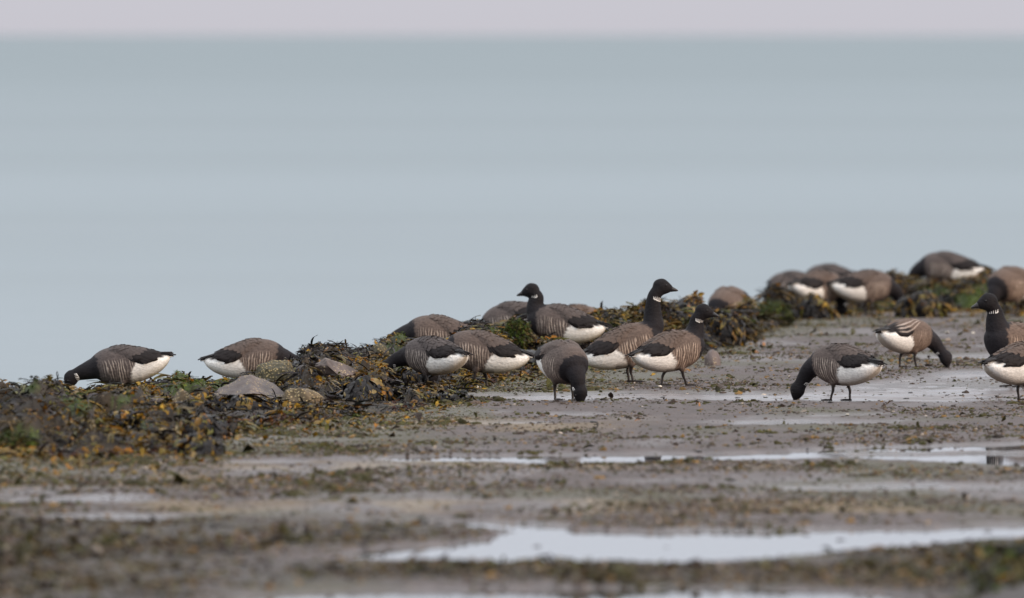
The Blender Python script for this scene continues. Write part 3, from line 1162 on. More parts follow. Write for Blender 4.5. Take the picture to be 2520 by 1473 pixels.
rock(514, 724, 924, 1000, 86.9, R_purple, "purple grey slab with a sharp ridge in front of the second goose", 3, 0.5, 2,
     [((-0.62, -0.35, 0.75), 0.42), ((0.66, -0.3, 0.72), 0.38)], "slab", 0.0, 1.1)
rock(628, 742, 886, 950, 88.7, R_olive, "olive boulder crusted with barnacles hiding the second goose's breast", 5, 0.6, 5, None, "boulder", 0.3)
rock(762, 886, 881, 942, 88.4, R_purple, "smooth purple boulder spotted with barnacles at the middle of the bank", 8, 0.55, 4,
     [((0.6, -0.45, 0.66), 0.5)], "boulder", 0.0)
rock(690, 810, 955, 1015, 85.9, R_ochre, "ochre stone covered in barnacles below the ridged slab", 12, 0.6, 4)
rock(418, 492, 955, 1012, 84.9, R_ochre, "small ochre barnacled stone left of the ridged slab", 14, 0.6, 4)
rock(1262, 1338, 861, 905, 95.4, R_grey, "plain grey stone behind the front facing goose", 17, 0.6, 4)
rock(1733, 1775, 860, 899, 96.4, R_pink, "pinkish stone beside the breast of the short necked alert goose", 20, 0.6, 4)
moss_over(rock(-5, 98, 1066, 1128, 76.6, R_moss, "rounded dark green mossy boulder at the left end of the bank", 22, 0.5, 2))
moss_over(rock(1236, 1302, 787, 840, 94.9, R_moss, "mossy stone below the alert goose on the bank", 28, 0.6, 3))
moss_over(rock(1845, 1950, 742, 800, 109.2, R_moss, "broad mossy boulder at the near end of the far ridge", 31, 0.5, 3))
rock(905, 960, 845, 885, 91.6, R_olive, "olive stone among golden weed right of the purple boulder", 36, 0.6, 4)
rock(355, 415, 975, 1010, 85.4, R_purple, "small flat purple stone below the first goose", 39, 0.6, 4)


# ------------------------------------------------------------------ draped kelp clumps
def kelp_clump(px0, px1, py0, py1, d, label, seed, n=120, flow=0.0, tint=(0.012, 0.0105, 0.0105)):
    r = random.Random(seed)
    w = (px1 - px0) * d / F / 2
    zt, zb = Z(py0, d), Z(py1, d)
    h = zt - zb
    dp = max(w * 0.8, 0.12)
    root = bpy.data.objects.new("kelp_clump", None)
    COL.objects.link(root)
    root.location = (X((px0 + px1) / 2, d), d, zb)
    tag(root, label, "seaweed", "dark kelp clumps on the bank")
    # mound under the straps
    nr, nc = 22, 40
    th = np.linspace(0, 2 * math.pi, nc)
    V = []
    off = seed * 1.7

    def surf(u, a):
        """u 0 top..1 rim"""
        rr = math.sin(u * math.pi / 2)
        k = 1 + 0.28 * float(noise(math.cos(a) * 1.5 + off, math.sin(a) * 1.5 + u * 2, seed))
        x = w * 0.92 * rr * math.cos(a) * k
        y = dp * 0.92 * rr * math.sin(a) * k
        z = h * 0.86 * math.cos(u * math.pi / 2) * (1 + 0.3 * float(noise(x * 9 + off, y * 9, seed + 1))) - 0.02 * (u > 0.97)
        return Vector((x, y, z))
    for i in range(nr):
        for a in th:
            V.append(tuple(surf(i / (nr - 1), a)))
    me = mesh_np("mound", V, grid_quads(nr, nc))
    attr(me, "Col", "FLOAT_COLOR", rgba(np.tile(np.array(tint) * 0.7, (len(V), 1))))
    link("mound", me, root, [M["mat"]])
    V, Fc, C = [], [], []
    for k in range(n):
        a = r.uniform(0, 2 * math.pi) if r.random() < 0.35 else r.uniform(math.pi, 2 * math.pi)
        u = r.uniform(0.0, 0.75)
        ln = r.uniform(0.25, 0.65)
        m = 7
        pts, wid = [], []
        wd = r.uniform(0.006, 0.016)
        lift = r.uniform(0.002, 0.018)
        ph = r.uniform(0, 6)
        for i in range(m):
            uu = min(u + ln * i / (m - 1), 1.08)
            aa = a + flow * i / m + 0.12 * math.sin(ph + i)
            p = surf(min(uu, 1.0), aa)
            if uu > 1.0:
                p.x *= uu
                p.y *= uu
            nrm = Vector((p.x / (w * w + 1e-6), p.y / (dp * dp + 1e-6), p.z / (h * h + 1e-6) + 0.5)).normalized()
            pts.append(p + nrm * (lift + 0.010 * math.sin(ph * 2 + i * 1.3)))
            wid.append(wd * (0.7, 1, 1.1, 1.15, 1.0, 0.8, 0.25)[i] * r.uniform(0.8, 1.2))
        b = len(V)
        side = Vector((-math.sin(a), math.cos(a), r.uniform(-0.5, 0.5)))
        ribbon(pts, wid, side, V, Fc, r.uniform(-0.6, 0.6))
        q = r.random()
        base = np.array(tint) * r.uniform(0.7, 1.9)
        if q > 0.86:
            base = PAL["gold"][r.randrange(5)] * 0.8
        elif q > 0.66:
            base = PAL["brown"][r.randrange(5)]
        C += [base] * (len(V) - b)
    me = mesh_np("fronds", [tuple(v) for v in V], Fc)
    attr(me, "Col", "FLOAT_COLOR", rgba(np.array(C)))
    tag(link("fronds", me, root, [M["kelp"]]), None, None, None, "stuff")
    return root


kelp_clump(432, 566, 1022, 1085, 79.0, "large black kelp hump at the near edge of the bank", 3, 170)
kelp_clump(438, 548, 1078, 1116, 76.0, "low black weed tangle lying on mud before the large kelp hump", 4, 110)
kelp_clump(800, 1000, 938, 1018, 86.6, "wide glossy heap of dark kelp at the bank's near right foot", 5, 260, 0.3)
kelp_clump(1052, 1172, 974, 1002, 86.9, "flat fan of dark kelp lying on the mud by the lifted foot", 6, 110, 0.5)
kelp_clump(1734, 1832, 770, 846, 102.4, "black wrack clump right of the short necked alert goose's neck", 7, 150)
kelp_clump(505, 690, 976, 1040, 84.6, "dark strands draped below the purple ridged slab", 8, 240, 0.2)
kelp_clump(255, 350, 1018, 1066, 80.5, "small black kelp knot left of the large hump", 9, 110)
kelp_clump(955, 1075, 905, 960, 90.4, "dark streaming kelp under the head of the goose with lifted foot", 10, 170, 0.5)
kelp_clump(1640, 1722, 752, 800, 101.6, "dark weed hump between the two alert goose heads", 11, 110)
kelp_clump(715, 800, 882, 925, 88.9, "dark kelp tuft beside the hidden head of the second goose", 12, 110)
kelp_clump(2195, 2330, 720, 775, 112.6, "dark weed mound behind the far goose with lowered dark head", 13, 130)
kelp_clump(1955, 2060, 728, 780, 112.2, "dark weed mound behind the legs of the far white rumped goose", 14, 120)


# ------------------------------------------------------------------ geese
TX = np.array([-0.266, -0.256, -0.232, -0.190, -0.13, -0.06, 0.02, 0.08, 0.125, 0.158, 0.180, 0.190])
TB = np.array([0.219, 0.196, 0.166, 0.134, 0.106, 0.088, 0.083, 0.091, 0.110, 0.139, 0.172, 0.197])
TT = np.array([0.228, 0.235, 0.242, 0.257, 0.275, 0.291, 0.298, 0.291, 0.275, 0.252, 0.226, 0.203])
TW = np.array([0.010, 0.032, 0.053, 0.073, 0.087, 0.096, 0.099, 0.096, 0.084, 0.065, 0.037, 0.006])


def _cr(xk, yk, x):
    """smooth interpolation"""
    m = np.gradient(yk, xk)
    i = np.clip(np.searchsorted(xk, x) - 1, 0, len(xk) - 2)
    h = xk[i + 1] - xk[i]
    t = (x - xk[i]) / h
    return (2 * t**3 - 3 * t**2 + 1) * yk[i] + (t**3 - 2 * t**2 + t) * h * m[i] + (-2 * t**3 + 3 * t**2) * yk[i + 1] + (t**3 - t**2) * h * m[i + 1]


def torso(x):
    x = np.clip(x, TX[0], TX[-1])
    b, t, w = _cr(TX, TB, x), _cr(TX, TT, x), np.maximum(_cr(TX, TW, x), 0.004)
    return (b + t) / 2, np.maximum((t - b) / 2, 0.002), w


def torso_pt(x, a):
    """a: angle from +y side upward (rad)"""
    zc, hz, w = torso(x)
    return np.stack([x + 0 * a, w * np.cos(a), zc + hz * np.sin(a)], -1)


def loft(rings):
    n = len(rings[0])
    V = np.concatenate(rings)
    Q = []
    for i in range(len(rings) - 1):
        for k in range(n):
            Q.append((i * n + k, i * n + (k + 1) % n, (i + 1) * n + (k + 1) % n, (i + 1) * n + k))
    Q.append(tuple(range(n))[::-1])
    Q.append(tuple((len(rings) - 1) * n + k for k in range(n)))
    return V, Q


def spline(pts, n):
    P = [np.array(p, float) for p in pts]
    P = [2 * P[0] - P[1]] + P + [2 * P[-1] - P[-2]]
    res = []
    segs = len(P) - 3
    for k in range(n):
        u = k / (n - 1) * segs
        i = min(int(u), segs - 1)
        t = u - i
        p0, p1, p2, p3 = P[i:i + 4]
        res.append(0.5 * ((2 * p1) + (-p0 + p2) * t + (2 * p0 - 5 * p1 + 4 * p2 - p3) * t**2 + (-p0 + 3 * p1 - 3 * p2 + p3) * t**3))
    return np.array(res)


def tube_rings(C, R, nseg=20, up=None):
    T = np.gradient(C, axis=0)
    T /= np.linalg.norm(T, axis=1)[:, None]
    a = np.array((0, 1.0, 0)) if up is None else np.array(up, float)
    rings, frames = [], []
    for i in range(len(C)):
        s = a - T[i] * a.dot(T[i])
        s /= np.linalg.norm(s)
        u = np.cross(T[i], s)
        th = np.linspace(0, 2 * math.pi, nseg, endpoint=False)
        rings.append(C[i] + R[i] * (np.cos(th)[:, None] * s + np.sin(th)[:, None] * u))
        frames.append((T[i], s, u))
        a = s
    return rings, frames


def voxel_union(V, Fc, vox, smooth_it):
    me = bpy.data.meshes.new("tmp")
    me.from_pydata(V, [], Fc)
    o = bpy.data.objects.new("tmp", me)
    COL.objects.link(o)
    m = o.modifiers.new("r", 'REMESH')
    m.mode = 'VOXEL'
    m.voxel_size = vox
    s = o.modifiers.new("s", 'SMOOTH')
    s.factor = 0.5
    s.iterations = smooth_it
    dg = bpy.context.evaluated_depsgraph_get()
    res = bpy.data.meshes.new_from_object(o.evaluated_get(dg))
    bpy.data.objects.remove(o)
    bpy.data.meshes.remove(me)
    return res


NECKS = {
    # points from inside the breast to the middle of the head, then the direction the head points
    "alert": ([(0.085, 0, .20), (0.146, 0, .250), (.156, 0, .315), (.154, 0, .385), (.151, 0, .445), (.166, 0, .492)], (1, 0, -.12)),
    "half": ([(0.085, 0, .20), (0.132, 0, .245), (.150, 0, .295), (.150, 0, .335), (.150, 0, .365), (.170, 0, .402)], (1, 0, -.2)),
    "scurve": ([(0.08, 0, .20), (0.135, 0, .24), (.148, 0, .285), (.136, 0, .325), (.136, 0, .350), (.156, 0, .378)], (1, 0, -.22)),
    "feed": ([(0.07, 0, .185), (0.14, 0, .18), (.195, 0, .150), (.225, 0, .110), (.242, 0, .085), (.256, 0, .058)], (.38, 0, -1)),
    "reach": ([(0.07, 0, .195), (0.145, 0, .182), (.205, 0, .164), (.243, 0, .150), (.264, 0, .138), (.282, 0, .118)], (.45, 0, -.9)),
    "down": ([(0.07, 0, .19), (0.14, 0, .165), (.175, 0, .12), (.185, 0, .085), (.187, 0, .065), (.187, 0, .046)], (.2, 0, -1)),
}


def goose(label, px, d, z, yaw, pose="feed", pitch=0.0, s=1.0, turn=0.0, warm=0.0, feet=((0.0, 0.045), (0.01, -0.045)), lift=None, juv=False, dz=0.0, head_turn=None, stretch=1.0, seed=0):
    r = random.Random(seed * 13 + 5)
    root = bpy.data.objects.new("brent_goose", None)
    COL.objects.link(root)
    root.location = (X(px, d), d, z)
    root.rotation_euler = (0, 0, math.radians(yaw))
    root.scale = (s, s, s)
    tag(root, label, "goose", "brent geese feeding along the shore")
    pr = math.radians(pitch)
    cp, sp = math.cos(pr), math.sin(pr)

    def pit(P):
        P = np.asarray(P, float)
        x, zz = P[..., 0] * cp - (P[..., 2] - 0.17) * sp, P[..., 0] * sp + (P[..., 2] - 0.17) * cp + 0.17
        return np.stack([x, P[..., 1], zz + dz], -1)

    def unpit(P):
        x, zz = P[:, 0], P[:, 2] - dz - 0.17
        return np.stack([x * cp + zz * sp, P[:, 1], -x * sp + zz * cp + 0.17], -1)

    # --- torso + thighs + neck + head, fused
    th = np.linspace(0, 2 * math.pi, 36, endpoint=False)
    xs_ = np.concatenate([np.linspace(-0.266, 0.15, 40), np.linspace(0.155, 0.19, 9)])
    rings = [pit(torso_pt(np.full(36, x), th)) for x in xs_]
    V, Q = loft([q[:, [0, 1, 2]] for q in rings])
    V = V.tolist()

    def add(V2, Q2):
        b = len(V)
        V.extend(np.asarray(V2).tolist())
        Q.extend([tuple(i + b for i in q) for q in Q2])
    pts, hd = NECKS[pose]
    pts = [np.array(p, float) for p in pts]
    f0 = pit(np.array([pts[0]]))[0]
    for i in range(len(pts)):                       # neck root follows the body's pitch, the head end stays where the pose puts it
        k = 1 - i / (len(pts) - 1)
        pts[i] = pts[i] * (1 - k) + pit(np.array([pts[i]]))[0] * k
        pts[i][0] = f0[0] + (pts[i][0] - f0[0]) * stretch
    tr = math.radians(turn)
    for i in range(len(pts)):
        k = (i / (len(pts) - 1)) ** 1.0
        dx, dy = pts[i][0] - f0[0], pts[i][1]
        pts[i][0], pts[i][1] = f0[0] + dx * math.cos(tr * k) - dy * math.sin(tr * k), dx * math.sin(tr * k) + dy * math.cos(tr * k)
    hd = np.array(hd, float)
    ht = tr if head_turn is None else math.radians(head_turn)
    hd = np.array((hd[0] * math.cos(ht), hd[0] * math.sin(ht), hd[2]))
    hd /= np.linalg.norm(hd)
    NC = spline(pts, 34)
    tt = np.linspace(0, 1, 34)
    big = 0.064 if pose in ("alert", "half", "scurve") else 0.066
    NR = np.interp(tt, [0, .2, .4, .6, .8, .92, 1], [big, big * 0.95, .048, .039, .034, .034, .036])
    if pose == 'down':
        NR = NR * np.interp(tt, [0, .35, 1], [1, .86, .90])
    rings, frames = tube_rings(NC, NR)
    add(*loft(rings))
    hc = NC[-1]
    side = np.cross((0, 0, 1.0), hd)
    side /= np.linalg.norm(side)
    upv = np.cross(hd, side)
    prof = [(-.048, .003, .003), (-.043, .018, .016), (-.035, .029, .025), (-.018, .0385, .033), (0, .0425, .0355), (.016, .0395, .034), (.031, .031, .027), (.043, .0235, .021), (.053, .0165, .0145), (.059, .007, .007)]
    hr = []
    tq = np.linspace(0, 2 * math.pi, 20, endpoint=False)
    for (k, rh, rw) in prof:
        c = hc + hd * k + upv * (0.004 - 0.10 * max(k, 0))
        hr.append(c + rw * np.cos(tq)[:, None] * side + rh * np.sin(tq)[:, None] * upv)
    add(*loft(hr))
    for i_, (fx, fy) in enumerate(feet):
        sg = 1 if fy > 0 else -1
        c = spline([pit(np.array([(0.0, sg * 0.045, .16)]))[0], (fx * 0.2 + 0.0, sg * 0.046, .115), (fx * .4 + 0.004, sg * .046, .080)], 8)
        rg, _ = tube_rings(c, np.linspace(0.042, 0.012, 8), 12, (0, 1, 0.01))
        add(*loft(rg))
    me = voxel_union(V, Q, 0.0062, 3)
    me.name = "body"
    n = len(me.vertices)
    co = np.empty(n * 3, np.float32)
    me.vertices.foreach_get("co", co)
    co = co.reshape(-1, 3).astype(float)
    loc = unpit(co)
    # --- plumage by anatomy
    dn = np.linalg.norm(co[:, None, :] - NC[None], axis=2)
    ni = dn.argmin(1)
    nt_ = tt[ni]
    dmin = dn.min(1)
    inneck = dmin < NR[ni] * 1.3 + 0.004
    lx, ly, lz = loc.T
    zc, hz, w = torso(lx)
    ang = np.arctan2((lz - zc) / hz, np.abs(ly) / w)       # -pi/2 belly .. pi/2 back
    grey = np.array((0.078, 0.066, 0.064))
    warmc = np.array((0.135, 0.095, 0.074))
    k_ = float(np.clip(0.35 + warm + r.uniform(-.15, .15), 0, 1))
    brown = grey * (1 - k_) + warmc * k_
    c = np.tile(brown, (n, 1)) * (1 + 0.10 * fbm(lx * 14, lz * 14 + ly * 9, seed, 2))[:, None]
    # lower breast and belly a touch paler
    bl = sstep(0.1, -0.9, ang)
    c = c * (1 + 0.22 * bl[:, None])
    wav = 0.009 * noise(lx * 70, lz * 70 + ly * 40, seed + 2) + 0.006 * noise(lx * 25, lz * 160 + ly * 60, seed + 8)
    # white rear
    xb = -0.050 - 0.040 * sstep(-0.6, 0.5, ang) + 0.02 * sstep(-0.9, -1.5, ang)
    wr = sstep(0.010, -0.006, lx - xb + wav)
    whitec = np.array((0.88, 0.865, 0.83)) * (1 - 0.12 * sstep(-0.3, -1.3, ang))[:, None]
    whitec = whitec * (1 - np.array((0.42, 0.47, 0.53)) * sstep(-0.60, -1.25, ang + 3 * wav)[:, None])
    whitec = whitec * (1 - 0.16 * np.clip(noise(lx * 14, ang * 7 + ly * 20, seed + 9), 0, 1) - 0.10 * np.clip(noise(lx * 30, ang * 16, seed + 10), 0, 1))[:, None]
    c = c * (1 - wr[:, None]) + whitec * wr[:, None]
    # rump above the tail dark under the wings
    wr = wr * (1 - sstep(0.45, 0.62, ang) * sstep(-0.24, -0.20, lx))
    c = np.tile(brown, (n, 1)) * (1 + 0.10 * fbm(lx * 14, lz * 14 + ly * 9, seed, 2) + 0.22 * bl)[:, None]
    c = c * (1 - wr[:, None]) + whitec * wr[:, None]
    rump = sstep(0.40, 0.6, ang) * sstep(-0.08, -0.12, lx) * (1 - sstep(-0.21, -0.25, lx))
    c = c * (1 - rump[:, None]) + np.array((0.02, 0.017, 0.017)) * rump[:, None]
    # thighs dusky
    tgh = sstep(0.105, 0.085, co[:, 2]) * (np.abs(co[:, 1]) > 0.02) * (np.abs(co[:, 0]) < 0.08)
    c = c * (1 - 0.6 * tgh[:, None]) + np.array((0.05, 0.04, 0.037)) * 0.6 * tgh[:, None]
    # flank streaks
    fl = sstep(-0.085, -0.035, lx) * (1 - sstep(0.085, 0.125, lx)) * sstep(-1.05, -0.6, ang) * (1 - sstep(0.12, 0.42, ang + 1.2 * np.maximum(0, -lx - 0.0)))
    fl = fl * (1 - wr)
    # black head, neck and upper breast
    bdir = NC[10] - NC[0]
    bdir /= np.linalg.norm(bdir)
    q = (co - NC[0]) @ bdir
    lim = 0.055 if pose in ("alert", "half", "scurve") else 0.058
    bk = np.maximum(sstep(lim, lim + 0.010, q + wav) * (dmin < NR[ni] * 1.9 + 0.01), inneck * sstep(0.30, 0.34, nt_ + wav * 2))
    if pose in ("alert", "half", "scurve"):
        bk = np.maximum(bk, sstep(0.118, 0.128, lx - 0.25 * (lz - 0.19) + wav) * sstep(0.105, 0.12, lz))
    dh = np.linalg.norm(co - hc, axis=1)
    bk = np.maximum(bk, dh < 0.085)
    blackc = np.array((0.0125, 0.0112, 0.0130)) * (1 + 0.5 * sstep(0.55, 0.25, nt_))[:, None]
    if juv:
        blackc = blackc * 1.5
    c = c * (1 - bk[:, None]) + blackc * bk[:, None]
    fl = fl * (1 - bk)
    attr(me, "Col", "FLOAT_COLOR", rgba(np.clip(c, 0.005, 0.9)))
    attr(me, "scaly", "FLOAT", np.clip(1 - 0.7 * wr - 0.5 * bk, 0, 1))
    attr(me, "flank", "FLOAT", fl * (0.9 if not juv else 0.35))
    attr(me, "bp", "FLOAT_VECTOR", np.stack([lx, np.abs(ly), lz], -1) + r.uniform(0, 3))
    st = np.array((0.40, 0.35, 0.31)) * (1 - 0.35 * k_ * 0) + np.array((0.06, 0.0, -0.04)) * k_
    attr(me, "streak", "FLOAT_COLOR", rgba(np.tile(st, (n, 1))))
    me.polygons.foreach_set("use_smooth", np.full(len(me.polygons), True))
    me.materials.clear()
    link("body", me, root, [M["body"]])

    # --- wings: folded, coverts brown, flight feathers black and reaching past the tail
    for sg in (1, -1):
        NU, NV = 46, 22
        u = np.linspace(0, 1, NU)[:, None]
        v = np.linspace(0, 1, NV)[None]
        x = 0.105 - 0.388 * u
        a_hi = np.radians(84) + 0 * u
        a_lo = np.radians(np.interp(u, [0, .15, .3, .42, .55, .7, .85, 1], [72, 46, 24, 8, 0, 6, 32, 68]))
        a = a_hi * (1 - v) + a_lo * v
        xc = np.clip(x, -0.264, 1) + 0 * v
        zc_, hz_, w_ = torso(xc)
        edge = np.minimum(np.minimum(v / 0.16, (1 - v) / np.interp(u, [0, .3, .5, 1], [.6, .4, .12, .08])), np.minimum(u / 0.30, 1))
        off = -0.004 + 0.0115 * sstep(0, 1, edge)
        tail = sstep(0.62, 1.0, u)
        off = off * (1 - tail) + tail * 0.006
        P = np.stack([x + 0 * v, (w_ + off) * np.cos(a), zc_ + (hz_ + off) * np.sin(a)], -1)
        # towards the tip the blade flattens, lifts off and narrows
        tipc = np.stack([x + 0 * v, 0.014 + (1 - v) * -0.010 + 0 * x + (0.030 * (1 - u)) * v, 0.249 - 0.012 * tail + 0 * v - 0.010 * v], -1)
        kk = (sstep(0.66, 0.97, u) + 0 * v)[..., None]
        P = P * (1 - kk) + tipc * kk
        P[..., 1] *= sg
        under = P.copy()
        under[..., 2] -= 0.004
        Pp = pit(np.concatenate([P.reshape(-1, 3), under.reshape(-1, 3)]))
        gq = grid_quads(NU, NV)
        nn = NU * NV
        rim = []
        idx = np.arange(nn).reshape(NU, NV)
        loop = np.concatenate([idx[0, :], idx[1:, -1], idx[-1, -2::-1], idx[-2:0:-1, 0]])
        for i in range(len(loop)):
            p0, p1 = loop[i], loop[(i + 1) % len(loop)]
            rim.append((p1, p0, p0 + nn, p1 + nn))
        Qs = np.concatenate([gq, gq[:, ::-1] + nn, np.array(rim)])
        if sg < 0:
            Qs = Qs[:, ::-1]
        me = mesh_np("wing", Pp, Qs)
        uu, vv = (u + 0 * v).ravel(), (v + 0 * u).ravel()
        nz = 0.018 * noise(uu * 22, vv * 9, seed + 5)
        dk = sstep(-0.03, 0.03, uu - (0.76 - 0.42 * vv ** 0.8) + nz)
        c = np.tile(brown * 0.96, (nn, 1)) * (1 + 0.12 * noise(uu * 20, vv * 14, seed + 6))[:, None]
        c = c * (1 - dk[:, None]) + np.array((0.0175, 0.0145, 0.0150)) * dk[:, None]
        if juv:
            for b0 in (0.36, 0.56, 0.76):
                bar = sstep(0.045, 0.02, np.abs(vv - b0 + 0.10 * (uu - 0.5))) * sstep(0.10, 0.2, uu) * (1 - sstep(0.62, 0.72, uu))
                c = c * (1 - bar[:, None]) + np.array((0.37, 0.31, 0.27)) * bar[:, None]
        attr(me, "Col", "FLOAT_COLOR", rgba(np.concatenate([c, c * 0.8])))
        attr(me, "scaly", "FLOAT", np.ones(2 * nn))
        attr(me, "flank", "FLOAT", np.tile(0.5 * (1 - dk) * sstep(0.05, 0.2, uu), 2))
        lp = np.concatenate([P.reshape(-1, 3)] * 2)
        attr(me, "bp", "FLOAT_VECTOR", np.stack([lp[:, 0], np.abs(lp[:, 1]), lp[:, 2]], -1) + r.uniform(0, 3))
        attr(me, "streak", "FLOAT_COLOR", rgba(np.tile(brown * 1.55, (2 * nn, 1))))
        wg = link("wing", me, root, [M["wing"]])
        V2, Q2, C2 = [], [], []
        dPu, dPv = np.gradient(P, axis=0), np.gradient(P, axis=1)
        for a_ in range(0 if juv else 15):
            for b_ in range(9):
                fu = 0.10 + 0.74 * (a_ + r.uniform(-.2, .2)) / 14
                fv = 0.06 + 0.88 * (b_ + 0.5 * (a_ % 2) + r.uniform(-.15, .15)) / 8.6
                if fv > 0.95:
                    continue
                iu, iv = int(fu * (NU - 1)), int(fv * (NV - 1))
                tu = dPu[iu, iv] / (np.linalg.norm(dPu[iu, iv]) + 1e-9)
                tv = dPv[iu, iv] - tu * tu.dot(dPv[iu, iv])
                tv /= np.linalg.norm(tv) + 1e-9
                nn_ = np.cross(tu, tv)
                if nn_[1] * sg * 0.4 + nn_[2] < 0:
                    nn_ = -nn_
                darkf = fu > 0.76 - 0.42 * fv ** 0.8
                ln = r.uniform(.026, .034) if not darkf else r.uniform(.040, .055)
                if iu > 0.70 * NU:
                    ln *= 0.7
                hw = r.uniform(.009, .012) if not darkf else r.uniform(.007, .010)
                o_ = P[iu, iv] + nn_ * 0.0006
                sk_ = r.uniform(-.2, .2)
                dd = tu + tv * sk_
                b = len(V2)
                for (t_, w_2, h_) in ((0, .55, 0), (.4, 1, .0016), (.8, .85, .0026), (1, .25, .0024)):
                    for j_ in (-1, 0, 1):
                        V2.append(o_ + dd * ln * t_ + tv * hw * w_2 * j_ + nn_ * (h_ + (.0010 if j_ == 0 else -.0004)))
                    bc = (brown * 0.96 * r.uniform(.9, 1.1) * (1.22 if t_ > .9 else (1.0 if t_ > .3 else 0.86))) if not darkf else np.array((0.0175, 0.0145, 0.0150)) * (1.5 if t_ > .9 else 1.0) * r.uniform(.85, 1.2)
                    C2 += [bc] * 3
                for i in range(3):
                    for j in range(2):
                        Q2.append((b + i * 3 + j, b + i * 3 + j + 1, b + i * 3 + 4 + j, b + i * 3 + 3 + j))
        C2 = np.array(C2)
        if not juv:
            cme = mesh_np("covert_feathers", pit(np.array(V2)), Q2)
            attr(cme, "Col", "FLOAT_COLOR", rgba(np.clip(C2, 0.004, 1)))
            tag(link("covert_feathers", cme, wg, [M["covert"]]), None, None, None, "stuff")
        # loose ends of the primaries
        for k in range(3):
            x0, x1 = -0.20, -0.272 - 0.012 * (2 - k) + r.uniform(-.006, .006)
            y0 = 0.030 - 0.007 * k
            y1 = 0.016 - 0.006 * k + r.uniform(0, .008)
            z0, z1 = 0.250 + 0.002 * k, 0.236 + 0.005 * k + r.uniform(-.004, .005)
            ring = []
            for t, wd in ((0, .010), (.5, .013), (.85, .008), (1, .001)):
                cx, cy, cz = x0 + (x1 - x0) * t, (y0 + (y1 - y0) * t) * sg, z0 + (z1 - z0) * t
                ring.append(np.array([(cx, cy - wd, cz - .003), (cx, cy, cz + .002), (cx, cy + wd, cz - .003), (cx, cy, cz - .004)]))
            V2, Q2 = loft([pit(q) for q in ring])
            link("flight_feather", mesh_np("flight_feather", V2, Q2), wg, [M["dark"]])

    # --- tail: short dark fan between white coverts
    ring = []
    for t, wd, hh in ((0, .018, .008), (.5, .028, .005), (.85, .026, .003), (1, .016, .001)):
        cx, cz = -0.232 - 0.048 * t, 0.222 + 0.004 * t
        a8 = np.linspace(0, 2 * math.pi, 10, endpoint=False)
        ring.append(pit(np.stack([np.full(10, cx), wd * np.cos(a8), cz + hh * np.sin(a8)], -1)))
    V2, Q2 = loft(ring)
    link("tail", mesh_np("tail", V2, Q2), root, [M["white"] if not juv else M["dark"]])

    # --- bill
    ring = []
    b0 = hc + hd * 0.049 - upv * 0.003
    for t, rh, rw in ((-.004, .0165, .014), (.006, .0145, .0125), (.018, .010, .0105), (.029, .007, .0085), (.036, .004, .0055), (.039, .001, .001)):
        cc = b0 + hd * t - upv * (0.12 * t)
        ring.append(cc + rw * np.cos(tq)[:, None] * side + rh * np.sin(tq)[:, None] * upv)
    V2, Q2 = loft(ring)
    link("bill", mesh_np("bill", V2, Q2), root, [M["bill"]])
    # --- eyes
    for sg in (1, -1):
        ring = []
        ec = hc + hd * 0.018 + upv * 0.012 + side * sg * 0.0305
        for k in range(6):
            p_ = -math.pi / 2 + math.pi * k / 5
            ring.append(ec + 0.005 * math.sin(p_) * upv + max(0.005 * math.cos(p_), 0.0003) * (np.cos(tq)[:, None] * side + np.sin(tq)[:, None] * hd))
        V2, Q2 = loft(ring)
        link("eye", mesh_np("eye", V2, Q2), root, [M["eye"]])

    # --- white half collar of slanting flecks
    if not juv or True:
        V2, Q2 = [], []
        ci = 24
        Tn, s_, u_ = frames[ci]
        fr = hd - Tn * hd.dot(Tn)
        if np.linalg.norm(fr) < 0.2:
            fr = np.array((-math.cos(ht), -math.sin(ht), -0.3))
            fr = fr - Tn * fr.dot(Tn)
        fr /= np.linalg.norm(fr)
        lat = np.cross(Tn, fr)
        for sg in (1, -1):
            V2, Q2 = [], []
            for k in range(5):
                a0 = math.radians(20 + 17 * k) * sg
                a1 = a0 + math.radians(14) * sg
                span = 0.011 - 0.0012 * abs(k - 2)
                pts3 = []
                for t in np.linspace(-1, 1, 5):
                    aa = a0 + (a1 - a0) * (t + 1) / 2
                    ii = ci
                    cpos = NC[ii] + Tn * (span * t)
                    rr = NR[ii] + 0.0012
                    dirv = fr * math.cos(aa) + lat * math.sin(aa)
                    wdir = -fr * math.sin(aa) + lat * math.cos(aa)
                    hw = 0.0024 * (1 - 0.5 * abs(t))
                    pts3.append((cpos + dirv * rr - wdir * hw, cpos + dirv * (rr + 0.0012), cpos + dirv * rr + wdir * hw))
                b = len(V2)
                for tr3 in pts3:
                    V2 += [tuple(q3) for q3 in tr3]
                for i in range(4):
                    for j in range(2):
                        Q2.append((b + i * 3 + j, b + i * 3 + j + 1, b + i * 3 + 4 + j, b + i * 3 + 3 + j))
            # lower rim joining the flecks
            b = len(V2)
            for k in range(9):
                aa = math.radians(16 + 10.5 * k) * sg
                dirv = fr * math.cos(aa) + lat * math.sin(aa)
                cpos = NC[ci] - Tn * (0.010 - 0.00012 * k * k)
                for j, o_ in enumerate((-1, 0, 1)):
                    V2.append(tuple(cpos + dirv * (NR[ci] + 0.0014 + 0.001 * (j == 1)) + Tn * 0.0026 * o_))
            for i in range(8):
                for j in range(2):
                    Q2.append((b + i * 3 + j, b + i * 3 + j + 1, b + i * 3 + 4 + j, b + i * 3 + 3 + j))
            link("collar", mesh_np("collar", V2, Q2), root, [M["white"]])

